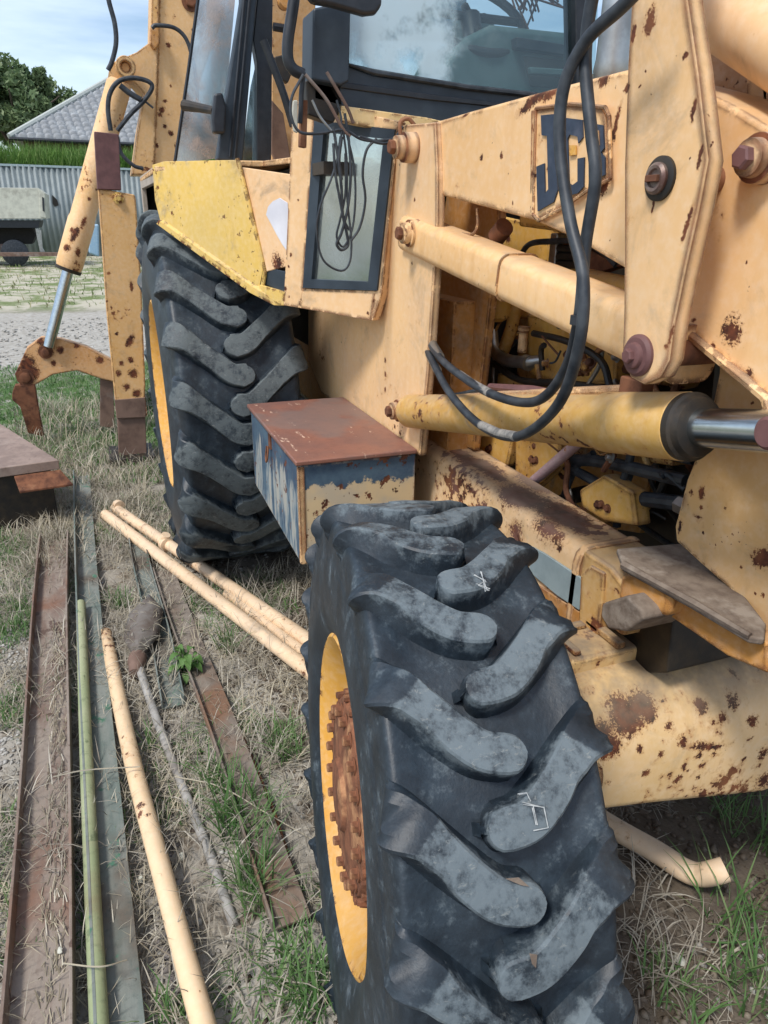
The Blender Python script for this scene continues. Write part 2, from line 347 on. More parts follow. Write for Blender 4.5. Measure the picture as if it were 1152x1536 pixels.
# ---------------------------------------------------------------- wheels
def cat1(P, sub):
    P = [np.array(p, float) for p in P]; P = [2*P[0]-P[1]]+P+[2*P[-1]-P[-2]]; o = []
    for i in range(1, len(P)-2):
        a, b, c, d = P[i-1:i+3]
        for k in range(sub):
            t = k/sub; o.append(.5*(2*b+(c-a)*t+(2*a-5*b+4*c-d)*t*t+(3*b-a-3*c+d)*t**3))
    o.append(P[-2]); return np.array(o)
def tyre_mesh(name, R, W, RB, NL, path, lw, lh, mat, tw=.38, wrap=.55):
    base = R-lh; hs = base-RB
    half = cat1([(0, base), (.55*tw*W, base-.003), (.80*tw*W, base+.003), (.95*tw*W, base+.004), (tw*W+.12*(.5-tw)*W, base-.016), (tw*W+.35*(.5-tw)*W, base-.05), (tw*W+.7*(.5-tw)*W, base-.32*hs), (.5*W, base-.55*hs), (.495*W, base-.72*hs), (.46*W, RB+.024), (.42*W, RB+.010)], 5)
    ns = len(half); n = 128; prof = np.concatenate([half[::-1]*[1, 1], (half*[-1, 1])[1:]])
    V = []; Fc = []; wear = []
    th = np.linspace(0, 2*np.pi, n, endpoint=False)
    for t in th:
        for a, r in prof: V.append((r*math.cos(t), -a, r*math.sin(t))); wear.append(0)
    m = len(prof)
    for i in range(n):
        for k in range(m-1): Fc.append((i*m+k, i*m+k+1, ((i+1) % n)*m+k+1, ((i+1) % n)*m+k))
    # arc length along the half profile
    sl = np.concatenate([[0], np.cumsum(np.linalg.norm(np.diff(half, axis=0), axis=1))])
    tg = np.gradient(half, axis=0); nr = np.stack([-tg[:, 1], tg[:, 0]], -1); nr /= np.linalg.norm(nr, axis=1)[:, None]
    nr = -nr*np.sign(np.sum(nr*[0, 1], 1).mean())*-1 if nr[0][1] > 0 else -nr
    def Sf(s, phi, h):
        sg = 1 if s >= 0 else -1; s = abs(s)
        a = np.interp(s, sl, half[:, 0]); r = np.interp(s, sl, half[:, 1]); na = np.interp(s, sl, nr[:, 0]); nb = np.interp(s, sl, nr[:, 1])
        a = (a+na*h)*sg; r = r+nb*h; return (r*math.cos(phi), -a, r*math.sin(phi))
    # s positions of the path (fraction of the crown-to-shoulder-to-sidewall run)
    smax = sl[-1]*wrap
    pp = cat1(path, 5)                      # (s metres, phi degrees, width factor, height factor)
    for side in (1, -1):
        for l in range(NL):
            ph0 = 2*math.pi*(l+(.5 if side < 0 else 0))/NL
            jw = 1+.03*rnd.uniform(-1, 1); wr_l = rnd.uniform(.6, 1.1)
            rows = []; st = []
            d0 = pp[1]-pp[0]
            # rounded nose: extra stations
            rad = lw*.5
            for k in range(5):
                u = math.cos(math.pi/2*(k/5)); st.append((pp[0][0]-0*u, pp[0][1], math.sqrt(max(0, 1-u*u))*.97+.03, 1., -u*rad))
            for q in pp: st.append((q[0], q[1], q[2], q[3], 0))
            for j, (s_, ph, wf, hf, bk) in enumerate(st):
                s_ = s_+bk; phr = R_(ph)
                j2 = max(5, min(j, len(st)-2)); a0 = st[j2-1 if j2 > 5 else 5]; a1 = st[j2+1]
                dx = a1[0]-a0[0]; dy = R_(a1[1]-a0[1])*R; ln = math.hypot(dx, dy) or 1; nx_, ny_ = -dy/ln, dx/ln   # normal in (s, Rphi)
                if j < 5: nx_, ny_ = 0, 1
                hw = lw*.5*wf*jw; H = lh*hf
                cs = [(-hw-.012*min(1, wf), -.006), (-hw-.006, H*.22), (-hw-.002, H-.0035), (-hw+.001, H-.0006), (-hw*.5, H), (hw*.5, H), (hw-.001, H-.0006), (hw+.002, H-.0035), (hw+.006, H*.22), (hw+.012*min(1, wf), -.006)]
                row = []
                for o_, h_ in cs:
                    if wf < .5: o_ = o_*1.0
                    ss = (s_+nx_*o_); pq = phr+ny_*o_/R
                    row.append(len(V)); V.append(Sf(ss*side if (ss >= 0) else ss*side, ph0+pq, h_)); wear.append(wr_l if h_ > H*.8 and hf > .8 else 0)
                rows.append(row)
            for a, b in zip(rows, rows[1:]):
                for k in range(len(a)-1): Fc.append((a[k], a[k+1], b[k+1], b[k]) if side > 0 else (a[k+1], a[k], b[k], b[k+1]))
            # nose wall: from first row drop to base
            r0 = rows[0]; s_, ph = st[0][0]-rad, st[0][1]
            drop = []
            for dz, ds in ((H_ := lh*.4, .004), (-.006, .012)):
                row = []
                for k in range(10):
                    o_ = (k-4.5)/4.5*lw*.18
                    ss = s_-ds; row.append(len(V)); V.append(Sf(ss*side, ph0+R_(ph)+o_/R, dz)); wear.append(0)
                drop.append(row)
            seq = [r0]+drop
            for a, b in zip(seq, seq[1:]):
                for k in range(9): Fc.append((a[k], a[k+1], b[k+1], b[k]))
            Fc.append(tuple(rows[-1]) if side < 0 else tuple(rows[-1][::-1]))
    me = bpy.data.meshes.new(name); me.from_pydata(V, [], Fc); me.validate()
    at_ = me.attributes.new('wear', 'FLOAT', 'POINT'); at_.data.foreach_set('value', np.array(wear, dtype=np.float32))
    bm = bmesh.new(); bm.from_mesh(me); bmesh.ops.recalc_face_normals(bm, faces=bm.faces); bm.to_mesh(me); bm.free()
    me.materials.append(mat); me.polygons.foreach_set('use_smooth', [True]*len(me.polygons)); me.set_sharp_from_angle(angle=R_(34))
    return me
def wheel(name, ctr, steer, R, W, RB, NL, path, lw, lh, mat, hub, spin, tw=.43, bf=.465):
    we = link(bpy.data.objects.new(name, None), BH); we.location = ctr; we.rotation_euler = (0, 0, steer)
    ty = link(bpy.data.objects.new('tyre', tyre_mesh('tyre', R, W, RB, NL, path, lw, lh, mat, tw)), we); ty.rotation_euler = (0, -spin, 0)
    b = W*bf
    prof = [(-b, RB+.012), (-b+.012, RB+.018), (-b+.02, RB-.004), (-b+.05, RB-.02), (-.03, RB-.045), (.03, RB-.045), (b-.05, RB-.02), (b-.02, RB-.004), (b-.012, RB+.016), (b, RB+.020), (b+.004, RB+.012), (b-.006, RB-.002), (b-.028, RB-.018), (b-.05, RB-.034), (.045, RB-.055), (.03, RB-.10), (hub[2], RB*.55), (hub[2], hub[0]*.9), (-.06, hub[0]*.85)]
    MB().lathe(prof, (0, 0, 0), (0, -1, 0), 96).out('rim', M['orange'], we, angle=50)
    return we
FP = [(-.006, 0, 1.0, 1), (.02, .8, 1.0, 1), (.045, 3.0, 1.0, 1), (.075, 6.4, 1.02, 1), (.100, 9.3, 1.06, .82), (.116, 11.0, 1.12, .6), (.127, 12.1, 1.18, .30), (.137, 12.8, 1.24, .2), (.148, 13.4, 1.26, .02), (.162, 14.0, 1.26, -.16)]
SP = R_(64.3)
FW = wheel('front_wheel', (2.1815, -.9158, .491), -.16, .491, .272, .25, 20, FP, .0415, .035, M['rubber'], (.15, 0, -.02), SP, .472, .443)
FW.rotation_euler = (-.037, 0, -.16)
RP = [(-.012, 0, 1.2, 1), (.03, .8, 1.05, 1), (.08, 4.2, .95, 1), (.14, 8.2, .98, 1), (.185, 11.2, 1.05, 1), (.21, 12.8, 1.2, .85), (.23, 13.7, 1.3, .5), (.25, 14.4, 1.3, .2), (.27, 15, 1.3, -.1)]
RW = wheel('rear_wheel', (0, -.90, .704), 0, .704, .47, .362, 22, RP, .063, .038, M['rubber_rear'], (.2, 0, .03), R_(33))
M['hub_rust'] = plain('rusty_wheel_hub', (.23, .095, .05), (.09, .04, .025), .85, 0, 30, .8, .004, .25, c3=(.38, .20, .10))
mb = MB().lathe([(-.05, .185), (.03, .183), (.046, .178), (.05, .170), (.100, .164), (.112, .155), (.118, .12), (.121, .06), (.128, .055), (.130, .03), (.130, .001)], (0, 0, 0), (0, -1, 0), 40)
mb.out('wheel_hub', M['hub_rust'], FW)
mb = MB()
for k in range(44):                       # ribs cast round the planetary hub
    a = 2*math.pi*k/44; q_ = .161+.005*rnd.random(); p = Vector((math.cos(a)*q_, -.02, math.sin(a)*q_)); mb.tube([p, p+Vector((0, -.04-.03*rnd.random(), 0)), p+Vector((0, -.084-.012*rnd.random(), 0))], [.010, .010, .006], 6)
mb.out('hub_rib', M['hub_rust'], FW)
for k in range(20):
    a = 2*math.pi*(k+.3)/20
    b_ = MB().bolt((0, 0, 0), (0, -1, 0), .009, .013).out('wheel_nut', M['hub_rust'], FW); b_.location = (math.cos(a)*.138, -.114, math.sin(a)*.138)
MB().lathe([(-.02, .2), (.04, .2), (.05, .17), (.052, .12), (.09, .11), (.1, .09), (.1, .001)], (0, 0, 0), (0, -1, 0), 40).out('wheel_hub', M['orange'], RW)
for k in range(10):
    a = 2*math.pi*k/10
    b_ = MB().bolt((0, 0, 0), (0, -1, 0), .015, .03).out('wheel_nut', M['rust'], RW); b_.location = (math.cos(a)*.24, -.03, math.sin(a)*.24)
def wcopy(o, y, st):
    c = o.copy(); link(c, BH); c.location = (o.location.x, y, o.location.z); c.rotation_euler = (0, 0, math.pi+st)
    for ch in list(o.children): d = ch.copy(); link(d, c)
    for d in c.children:
        if d.name.startswith('tyre'): d.rotation_euler = (0, 1.1, 0)
    for d in S.collection.objects:
        pass
    return c
def wcopy2(o, y, st):
    c = o.copy(); link(c, BH); c.location = (o.location.x, y, o.location.z); c.rotation_euler = (0, 0, math.pi+st)
    for ch in list(o.children): d = ch.copy(); link(d, c)
    return c
wcopy2(FW, .915, -.231); wcopy2(RW, .905, 0)
# chalk and paint marks on the front lugs
def tread_pt(px, py, R=.4925):
    cb = .037; st = -.16; c = Vector((2.1815, -.9158, .491))
    ax = Vector((math.sin(st)*math.cos(cb), -math.cos(st)*math.cos(cb), math.sin(cb))); t = Vector((math.cos(st), math.sin(st), 0)); z = t.cross(ax); z = z if z.z > 0 else -z
    d = ray(px, py); o = C0-c; a = (d.dot(t), d.dot(z)); b = (o.dot(t), o.dot(z)); A = a[0]**2+a[1]**2; B = 2*(a[0]*b[0]+a[1]*b[1]); Cc = b[0]**2+b[1]**2-R*R
    return C0+d*((-B-math.sqrt(max(0, B*B-4*A*Cc)))/(2*A))
M['chalk'] = plain('white_chalk', (.42, .44, .44), (.22, .24, .25), .9, 0, 90, .3, .0004)
for lines in ([[(712, 862), (728, 872), (716, 876), (735, 884)], [(722, 858), (730, 888)]], [[(778, 1192), (792, 1188), (795, 1200)], [(785, 1205), (815, 1212), (824, 1240), (800, 1245)], [(800, 1210), (806, 1236)]]):
    mb = MB()
    for ln in lines:
        for k in range(2): mb.tube([tread_pt(q[0]+rnd.uniform(-2, 2), q[1]+rnd.uniform(-2, 2), .4914) for q in ln], .0006, 5)
    mb.out('chalk_mark', M['chalk'], BH)
for q in ([(758, 1318), (778, 1316), (794, 1330), (782, 1328)], [(794, 1430), (806, 1432), (804, 1452), (798, 1446)]):
    p = [tread_pt(*k, .4915) for k in q]; MB().prism(p, (C0-p[0]).normalized()*.002).out('mould_flash', M['mud'], BH)
def chalk(pts, name='chalk_mark'):
    mb = MB()
    for ln in pts: mb.tube(ln, .0016, 5)
    return mb

# ---------------------------------------------------------------- loader tower
TY = -.57
spT = [(at(a, b, Y(TY)), pxr(r, at(a, b, Y(TY)))) for a, b, r in ((618, 232, 9), (622, 300, 3), (617, 350, 13), (604, 615, 12), (578, 540, 5), (578, 585, 5), (578, 562, 5), (592, 640, 4), (585, 350, 3), (618, 395, 3), (600, 650, 4))]
M['tower'] = paint('tower_paint', CREAM, (.68, .44, .24), .3, spT, edge=1.1, streak=.3)
plate('tower_plate', [(594, 192), (606, 187), (652, 183), (655, 250), (655, 330), (650, 420), (641, 560), (629, 684), (560, 640), (482, 590), (462, 540), (462, 430), (574, 430)], Y(TY), (0, .022, 0), M['tower'], bevel=.004)
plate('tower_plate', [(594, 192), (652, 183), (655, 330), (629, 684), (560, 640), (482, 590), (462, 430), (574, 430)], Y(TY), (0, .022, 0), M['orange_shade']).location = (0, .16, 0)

o = plate('tower_plate', [(594, 192), (652, 183), (655, 330), (629, 684), (560, 640), (482, 590), (462, 430), (574, 430)], Y(TY), (0, .022, 0), M['cream']); o.location = (0, 1.14, 0)
# inner side frame seen between tyre and tower
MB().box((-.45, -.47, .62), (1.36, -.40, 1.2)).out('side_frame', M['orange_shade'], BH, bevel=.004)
# tower pins
def pin(px, py, y, r, ln, mat, name='pivot_pin', boss=None):
    p = at(px, py, Y(y)); 
    e = MB().lathe([(0, r*1.3), (ln*.6, r*1.25), (ln*.62, r), (ln, r*.95), (ln*1.02, r*.8)], p, (0, -1, 0), 24).out(name, M['tower'], BH)
    MB().bolt(p+Vector((0, -ln*1.0, 0)), (0, -1, 0), r*.62, r*.6, False).out('pin_bolt', mat, e)
    return e
pin(622, 222, TY, .026, .05, M['rust']); pin(626, 350, TY, .025, .04, M['rust']); pin(608, 615, TY, .024, .042, M['rust'])

# ---------------------------------------------------------------- loader arm
AY = -.555
xl = at(940, 108, Y(AY)); 
spA = [(at(a, b, Y(AY)), pxr(r, at(a, b, Y(AY))), *e) for a, b, r, *e in ((800, 150, 10, (.95, 0, .3), 5.), (825, 140, 8, (.95, 0, .3), 3.), (700, 170, 4, (.95, 0, .3), 4.), (905, 120, 12), (722, 236, 5), (752, 233, 5), (769, 305, 3), (922, 195, 6, (.25, 0, 1), 5.), (905, 280, 13), (660, 225, 4, (0, 0, 1), 5.), (940, 132, 7), (1145, 238, 17), (1100, 495, 22), (1125, 560, 8), (1070, 520, 6), (1040, 480, 5), (1120, 395, 3))]
M['arm'] = paint('arm_paint', (.77, .49, .245), (.69, .42, .19), .3, spA, edge=.9, streak=.25)
armpx = [(640, 186), (700, 168), (790, 143), (860, 124), (938, 104), (955, 110), (1055, 138), (1100, 160), (1152, 192)]
lowpx = [(1152, 598), (1120, 570), (1075, 534), (1010, 484), (935, 403), (860, 358), (800, 331), (720, 309), (652, 291)]
plate('loader_arm', armpx, Y(AY), (0, .105, 0), M['arm'], bevel=.007, ext=[at(1152, 192, Y(AY))+Vector((.5, 0, -.42)), at(1152, 192, Y(AY))+Vector((.75, 0, -.95)), at(1152, 598, Y(AY))+Vector((.32, 0, -.48))]+ats(lowpx, Y(AY)))
o = plate('loader_arm', armpx, Y(AY), (0, .105, 0), M['arm'], bevel=.007, ext=[at(1152, 192, Y(AY))+Vector((.5, 0, -.42)), at(1152, 192, Y(AY))+Vector((.75, 0, -.95)), at(1152, 598, Y(AY))+Vector((.32, 0, -.48))]+ats(lowpx, Y(AY))); o.location = (0, 1.01, 0)
# red flange edge running along the bottom of the knee
mb = MB(); q = ats([(1012, 486), (1075, 537), (1125, 578), (1152, 602)], Y(AY)); 
mb.tube([p+Vector((0, -.004, .004)) for p in q]+[q[-1]+Vector((.3, 0, -.45))], .007, 6).out('arm_edge_bead', M['cream_worn'], BH)
pin(1150, 238, AY, .022, .03, M['maroon'])
mb = MB(); q = ats([(928-752+752, 192), (935, 200), (940, 210), (933, 222), (926, 218)], Y(AY-.004)); 
# worn strap across the arm behind the pivot (end of the visible sign)
# maker's plate
SY = AY-.012
sign = plate('maker_plate', [(802, 166), (800, 322), (808, 331), (845, 312), (878, 288), (916, 268), (914, 175), (908, 163), (856, 158)], Y(AY), (0, -.008, 0), M['cream_worn'], bevel=.002)
lab(sign, 'raised cream plate with large navy letters')
def letter(px, nm, mat=M['navy']): return MB().prism(ats(px, Y(AY-.0085)), (0, -.0025, 0)).out(nm, mat, sign)
mb = MB()
for a, b in zip([(804, 163), (800, 322), (808, 331), (845, 312), (878, 288), (916, 268), (914, 175), (908, 161), (856, 156)], [(800, 322), (808, 331), (845, 312), (878, 288), (916, 268), (914, 175), (908, 161), (856, 156), (804, 163)]):
    mb.tube([at(*a, Y(AY-.009)), at(*b, Y(AY-.009))], .0032, 6)
mb.out('plate_rim', M['cream_worn'], sign)
letter([(813, 173), (834, 171), (834, 200), (838, 285), (832, 303), (808, 317), (806, 250), (818, 245), (819, 290), (824, 284), (822, 204), (814, 203)], 'letter')
letter([(843, 176), (875, 180), (876, 206), (869, 215), (868, 205), (856, 202), (853, 208), (855, 275), (860, 278), (868, 272), (868, 238), (878, 236), (877, 280), (868, 290), (852, 294), (845, 290)], 'letter')
letter([(884, 184), (906, 188), (908, 222), (903, 229), (909, 236), (909, 262), (885, 276)], 'letter')
letter([(891, 194), (901, 196), (902, 218), (892, 222)], 'letter_counter', M['cream_worn']).location = (0, -.0015, 0)
letter([(892, 236), (902, 234), (902, 256), (892, 262)], 'letter_counter', M['cream_worn']).location = (0, -.0015, 0)
letter([(856, 218), (866, 218), (866, 232), (857, 234)], 'badge', M['orange']).location = (0, -.001, 0)

# ---------------------------------------------------------------- bell-crank lever
LY = -.64
M['pin'] = plain('rusty_pin_steel', (.26, .20, .17), (.10, .05, .04), .45, .5, 35, .6, .001, .5, c3=(.30, .27, .25))
spL = [(at(a, b, Y(LY)), pxr(r, at(a, b, Y(LY))), *e) for a, b, r, *e in ((975, 33, 14, (.3, 0, .9), 1.5), (1028, 82, 6), (1040, 165, 6, (0, 0, 1), 3.), (1050, 235, 5, (0, 0, 1), 4.), (1031, 335, 5, (.2, 0, 1), 5.), (960, 130, 3), (969, 107, 2.5), (950, 50, 5, (0, 0, 1), 3.), (1008, 500, 4, (.2, 0, 1), 5.), (1000, 520, 6), (941, 132, 6), (980, 310, 3, (0, 0, 1), 4.))]
M['lever'] = paint('lever_paint', (.77, .50, .26), (.70, .44, .21), .3, spL, edge=1.5, streak=.35)
q = ats([(947, 0), (1030, 0), (1046, 110), (1061, 240), (1048, 310), (1028, 400), (1010, 488), (1003, 540), (990, 566), (965, 577), (945, 566), (933, 530), (935, 470), (936, 380), (936, 250), (941, 100)], Y(LY))
up_ = (q[0]-q[-1]).normalized(); q = q[1:]+[q[0]+Vector((.04, 0, .30)), q[1]+Vector((.0, 0, .28))][:0]+[q[0]]
top = [q[0]+Vector((-.03, 0, .28)), q[-1]+Vector((.02, 0, .28))]
MB().prism(q+[top[1], top[0]], (0, .026, 0)).out('bell_crank', M['lever'], BH, bevel=.003)
MB().prism([p+Vector((0, .2, 0)) for p in q+[top[1], top[0]]], (0, .02, 0)).out('bell_crank', M['cream'], BH, bevel=.003)
pc = at(992, 268, Y(LY))
e = MB().lathe([(0, .026), (.004, .026), (.006, .021)], pc, (0, -1, 0), 32).out('pin_washer', M['soot'], BH)
MB().lathe([(.004, .0185), (.010, .0185), (.013, .015), (.0125, .0115), (.009, .010), (.009, .001)], pc, (0, -1, 0), 28).out('pin_head', M['pin'], e)
MB().box((pc.x-.012, pc.y-.016, pc.z-.004), (pc.x+.009, pc.y-.009, pc.z+.004)).out('split_pin', M['rust'], e, bevel=.001)
MB().tube([pc+Vector((0, -.0, 0)), pc+Vector((0, .2, 0))], .018, 20).out('pivot_shaft', M['rust'], BH)
pc = at(959, 533, Y(LY))
e = MB().lathe([(-.01, .028), (.004, .028), (.008, .024), (.009, .018), (.014, .0165), (.016, .013)], pc, (0, -1, 0), 32).out('pin_washer', M['maroon'], BH)
MB().bolt(pc+Vector((0, -.014, 0)), (0, -1, 0), .010, .009, False).out('pin_bolt', M['maroon'], e)
MB().tube([pc, pc+Vector((0, .2, 0))], .018, 20).out('pivot_shaft', M['rust'], BH)

# ---------------------------------------------------------------- levelling link (upper tube) and lift ram
a = at(650, 362, Y(-.545)); b = at(1042, 532, Y(-.545)); ax = (b-a).normalized(); sd_ = Vector((0, -1, 0)); upv = ax.cross(sd_); upv = upv if upv.z > 0 else -upv
a0 = a-ax*.12
def rbox(a, b, hw, hh, rad, n=5):
    pts = []
    for cx_, cy_, s0 in ((hw-rad, hh-rad, 0), (-hw+rad, hh-rad, 90), (-hw+rad, -hh+rad, 180), (hw-rad, -hh+rad, 270)):
        for k in range(n): t = R_(s0+90*k/(n-1)); pts.append((cx_+rad*math.cos(t), cy_+rad*math.sin(t)))
    return [a+sd_*u+upv*v for u, v in pts], b-a
v_, vec = rbox(a0, b, .042, .042, .02)
lk = MB().prism(v_, vec).out('levelling_link', M['cream'], BH)
m1 = a+ax*.40
v_, vec = rbox(m1, m1+ax*.004, .0455, .0455, .022); MB().prism(v_, vec).out('weld_seam', M['cream_worn'], lk)
pc = at(716, 330, Y(-.52)); MB().tube([at(716, 312, Y(-.535)), at(716, 340, Y(-.535)), at(707, 352, Y(-.54)), at(690, 350, Y(-.54))], .0035, 6, True).out('wire_bracket', M['cream_worn'], lk)
MB().tube([at(745, 355, Y(-.5)), at(757, 340, Y(-.5))], .02, 14).out('link_boss', M['rust'], lk)

RYY = -.575
r0 = at(640, 618, Y(RYY)); r1 = at(1030, 640, Y(RYY)); rx = (r1-r0).normalized(); Lr = (r1-r0).length
spR = [(r0+rx*t+Vector((0, -.05, dz)), r) for t, dz, r in ((.06, .0, .016), (.13, .02, .006), (.3, .0, .008), (.42, .02, .007), (.02, .02, .014))]
M['ram'] = paint('lift_ram_paint', (.60, .37, .11), (.50, .27, .06), .8, spR, edge=0, dust=.5, grime=.4)
ram = MB().lathe([(-.1, .044), (Lr*.80, .044), (Lr*.81, .048), (Lr*1.0, .048), (Lr*1.002, .046)], r0, rx, 40).out('lift_ram', M['ram'], BH)
MB().lathe([(Lr*1.0, .044), (Lr*1.002, .0475), (Lr*1.014, .0475), (Lr*1.017, .043), (Lr*1.028, .040), (Lr*1.032, .030)], r0, rx, 40).out('ram_gland', M['soot'], ram)
MB().tube([r0+rx*Lr*.9, r0+rx*(Lr+.9)], .0265, 32).out('ram_rod', M['chrome'], ram)
e_ = at(1152, 650, Y(-.60)); MB().lathe([(-.012, .02), (.0, .02), (.004, .016)], e_, (0, -1, 0), 24).out('rod_pin', M['maroon'], ram)
p0 = at(640, 600, Y(-.565)); p1 = at(955, 584, Y(-.565)); MB().tube([p0, (p0+p1)/2+Vector((0, 0, .003)), p1], .0085, 10).out('ram_feed_pipe', M['cream_worn'], ram)
MB().tube([at(735, 580, Y(-.56)), at(800, 586, Y(-.56)), at(845, 592, Y(-.56))], [.007, .010, .006], 8).out('ram_port', M['maroon'], ram)
MB().box(tuple(p1-Vector((.03, .01, .015))), tuple(p1+Vector((.02, .015, .016)))).out('pipe_clamp', M['rust'], ram, bevel=.003)

# tilt ram at top right
a = at(1018, -30, Y(-.50)); b = at(1190, 75, Y(-.50)); d = (b-a).normalized()
spU = [(at(x, y, Y(-.56)), pxr(r, at(x, y, Y(-.56)))) for x, y, r in ((1080, 22, 10), (1120, 52, 14), (1060, 8, 10), (1150, 55, 8), (1095, 40, 7))]
M['tilt'] = paint('tilt_ram_paint', (.76, .52, .32), (.70, .46, .24), .5, spU, edge=0, dust=.2)
MB().lathe([(-.3, .047), (.6, .047), (.61, .05), (.68, .05)], a+d*.04, d, 32).out('tilt_ram', M['tilt'], BH)
MB().prism(ats([(1040, 40), (1090, 70), (1088, 90), (1040, 62)], Y(-.5)), (0, .02, 0)).out('ram_bracket', M['rust'], BH, bevel=.003)
# far arm web and cowl seen past the lever
plate('cowl_web', [(1035, 45), (1140, 95), (1146, 190), (1060, 140), (1040, 60)], Y(-.42), (0, .02, 0), paint('brown_cowl_paint', (.42, .24, .10), (.33, .16, .07), .7, edge=.3, grime=.3))
plate('cowl_strip', [(1138, 78), (1152, 84), (1152, 196), (1146, 190)], Y(-.44), (0, .02, 0), M['cream_worn'])

# ---------------------------------------------------------------- chassis beam
spB = [(Vector((x, -.50, z)), r) for x, z, r in ()]
bz = .805; bx0, bx1 = .35, 2.02
def bspot(px, py, r, *e): 
    p = at(px, py, ('z', bz)) if py < 9999 else None
    return (p, pxr(r, p), *e)
dirx = (1, 0, 0)
spB = [bspot(690, 680, 12, dirx, 3.), bspot(730, 700, 14, dirx, 3.), bspot(855, 770, 16, dirx, 3.), bspot(800, 725, 14, dirx, 3.), bspot(700, 690, 12, dirx, 2.5), bspot(745, 715, 12, dirx, 2.), bspot(790, 745, 24, dirx, 2.2), bspot(835, 775, 20, dirx, 2.), bspot(722, 725, 6), bspot(770, 775, 16), bspot(815, 790, 20, dirx, 1.8), bspot(840, 800, 8), bspot(775, 745, 18, dirx, 2.), bspot(668, 680, 7), bspot(865, 790, 14, dirx, 2.2)]
sp2 = [(at(x, y, Y(-.505)), pxr(r, at(x, y, Y(-.505)))) for x, y, r in ((775, 800, 15), (845, 795, 6), (838, 822, 5), (700, 730, 4), (683, 705, 3), (690, 750, 5))]
M['beam'] = paint('chassis_paint', (.77, .52, .29), (.70, .45, .22), 1.3, [(p, r*1.25, *e) for p, r, *e in spB+sp2], edge=.9, dust=.65, dustc=(.25, .20, .155), under=(.16, .07, .05))
prof = [(-.505, .60), (-.505, bz-.035), (-.50, bz-.015), (-.487, bz-.003), (-.47, bz), (-.375, bz), (-.375, .60)]
MB().prism([(bx0, y, z) for y, z in prof], (bx1-bx0, 0, 0)).out('chassis_beam', M['beam'], BH, bevel=.002)
o = MB().prism([(bx0, y, z) for y, z in prof], (bx1-bx0, 0, 0)).out('chassis_beam', M['beam'], BH); o.scale = (1, -1, 1)
# beam end: rolled lip and the upright bracket
prof2 = [(y*1.0+(-.008 if y < -.44 else .004), z+(.008 if z > .7 else -.004)) for y, z in prof]
MB().prism([(bx1-.004, y, z) for y, z in prof2], (.022, 0, 0)).out('beam_end_rim', M['cream_worn'], BH, bevel=.004)
br = paint('front_bracket_paint', (.64, .42, .18), (.50, .29, .09), 1.1, edge=.9, dust=.5, grime=.25)
MB().prism([(bx1+.018, -.508, .812), (bx1+.10, -.508, .812), (bx1+.16, -.508, .79), (bx1+.16, -.508, .70), (bx1+.018, -.508, .70)], (0, .13, 0)).out('front_bracket', br, BH, bevel=.008)
plate('upright_strip', [(870, 862), (884, 848), (905, 860), (903, 900), (898, 940), (888, 990), (880, 1010), (866, 1005), (868, 930)], Y(-.515), (0, .03, 0), br, bevel=.004)
plate('axle_carrier', [(898, 870), (1010, 850), (1010, 930), (1000, 1010), (890, 1010)], Y(-.47), (0, .35, 0), M['soot'], bevel=.005)
plate('pale_blue_plate', [(792, 818), (815, 830), (872, 868), (868, 915), (835, 893), (794, 858)], Y(-.513), (0, .006, 0), M['pale_blue'], bevel=.001)
plate('lower_panel', [(806, 878), (868, 918), (864, 1000), (838, 1010), (812, 940)], Y(-.512), (0, .006, 0), M['orange_shade'], bevel=.001)
# bump stop
c_ = at(925, 922, Y(-.56))
MB().prism(ats([(902, 905), (940, 893), (962, 915), (966, 930), (940, 948), (912, 945), (900, 925)], Y(-.565)), (0, .10, 0)).out('bump_stop', M['mud'], BH, bevel=.006)
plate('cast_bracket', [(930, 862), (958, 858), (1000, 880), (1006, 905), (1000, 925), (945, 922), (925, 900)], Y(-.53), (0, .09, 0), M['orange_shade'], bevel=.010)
# frame rail going forward
plate('front_frame_rail', [(985, 870), (1030, 885), (1152, 965), (1152, 1012), (1090, 985), (1003, 925)], Y(-.50), (0, .03, 0), M['orange_shade'], bevel=.006, ext=[]) 
# mud-covered ledge
mb = MB(); top_ = [at(925, 822, ('z', .86)), at(1048, 812, ('z', .86)), at(1075, 838, ('z', .86)), at(1150, 935, ('z', .86)), at(1148, 958, ('z', .86)), at(1125, 955, ('z', .86)), at(1040, 905, ('z', .86)), at(935, 848, ('z', .86))]
mb.prism(top_, (0, 0, -.012)).out('mud_ledge', M['mud'], BH, bevel=.004)
q = [at(935, 847, ('z', .86)), at(1040, 904, ('z', .86)), at(1125, 954, ('z', .86))]
MB().tube([q[0], (q[0]+q[1])/2, q[1], q[2]], [.008, .006, .007, .005], 6).out('mud_edge', M['mud'], BH)
# nose side panel
NY = -.44
spN = [(at(a, b, Y(NY)), pxr(r, at(a, b, Y(NY))), *e) for a, b, r, *e in ((1052, 740, 7, (0, 0, 1), 1.6), (1037, 738, 5), (1052, 762, 4), (1088, 763, 3), (1142, 838, 16, (.7, 0, .5), 1.5), (1133, 890, 3), (1145, 893, 4), (1112, 850, 3), (1055, 800, 3), (1020, 790, 4, (0, 0, 1), 3.), (1128, 605, 3), (1142, 985, 3))]
M['nose'] = paint('nose_panel_paint', (.68, .43, .20), (.60, .35, .13), .25, spN, edge=.7, streak=.25, grime=.05)
plate('nose_side_panel', [(1080, 450), (1078, 560), (1062, 640), (1030, 720), (1012, 790), (1014, 812), (1050, 845), (1090, 880), (1152, 960)], Y(NY), (0, .02, 0), M['nose'], bevel=.004, ext=[at(1152, 960, Y(NY))+Vector((.7, 0, -.02)), at(1152, 960, Y(NY))+Vector((.7, 0, .4)), at(1152, 500, Y(NY))])
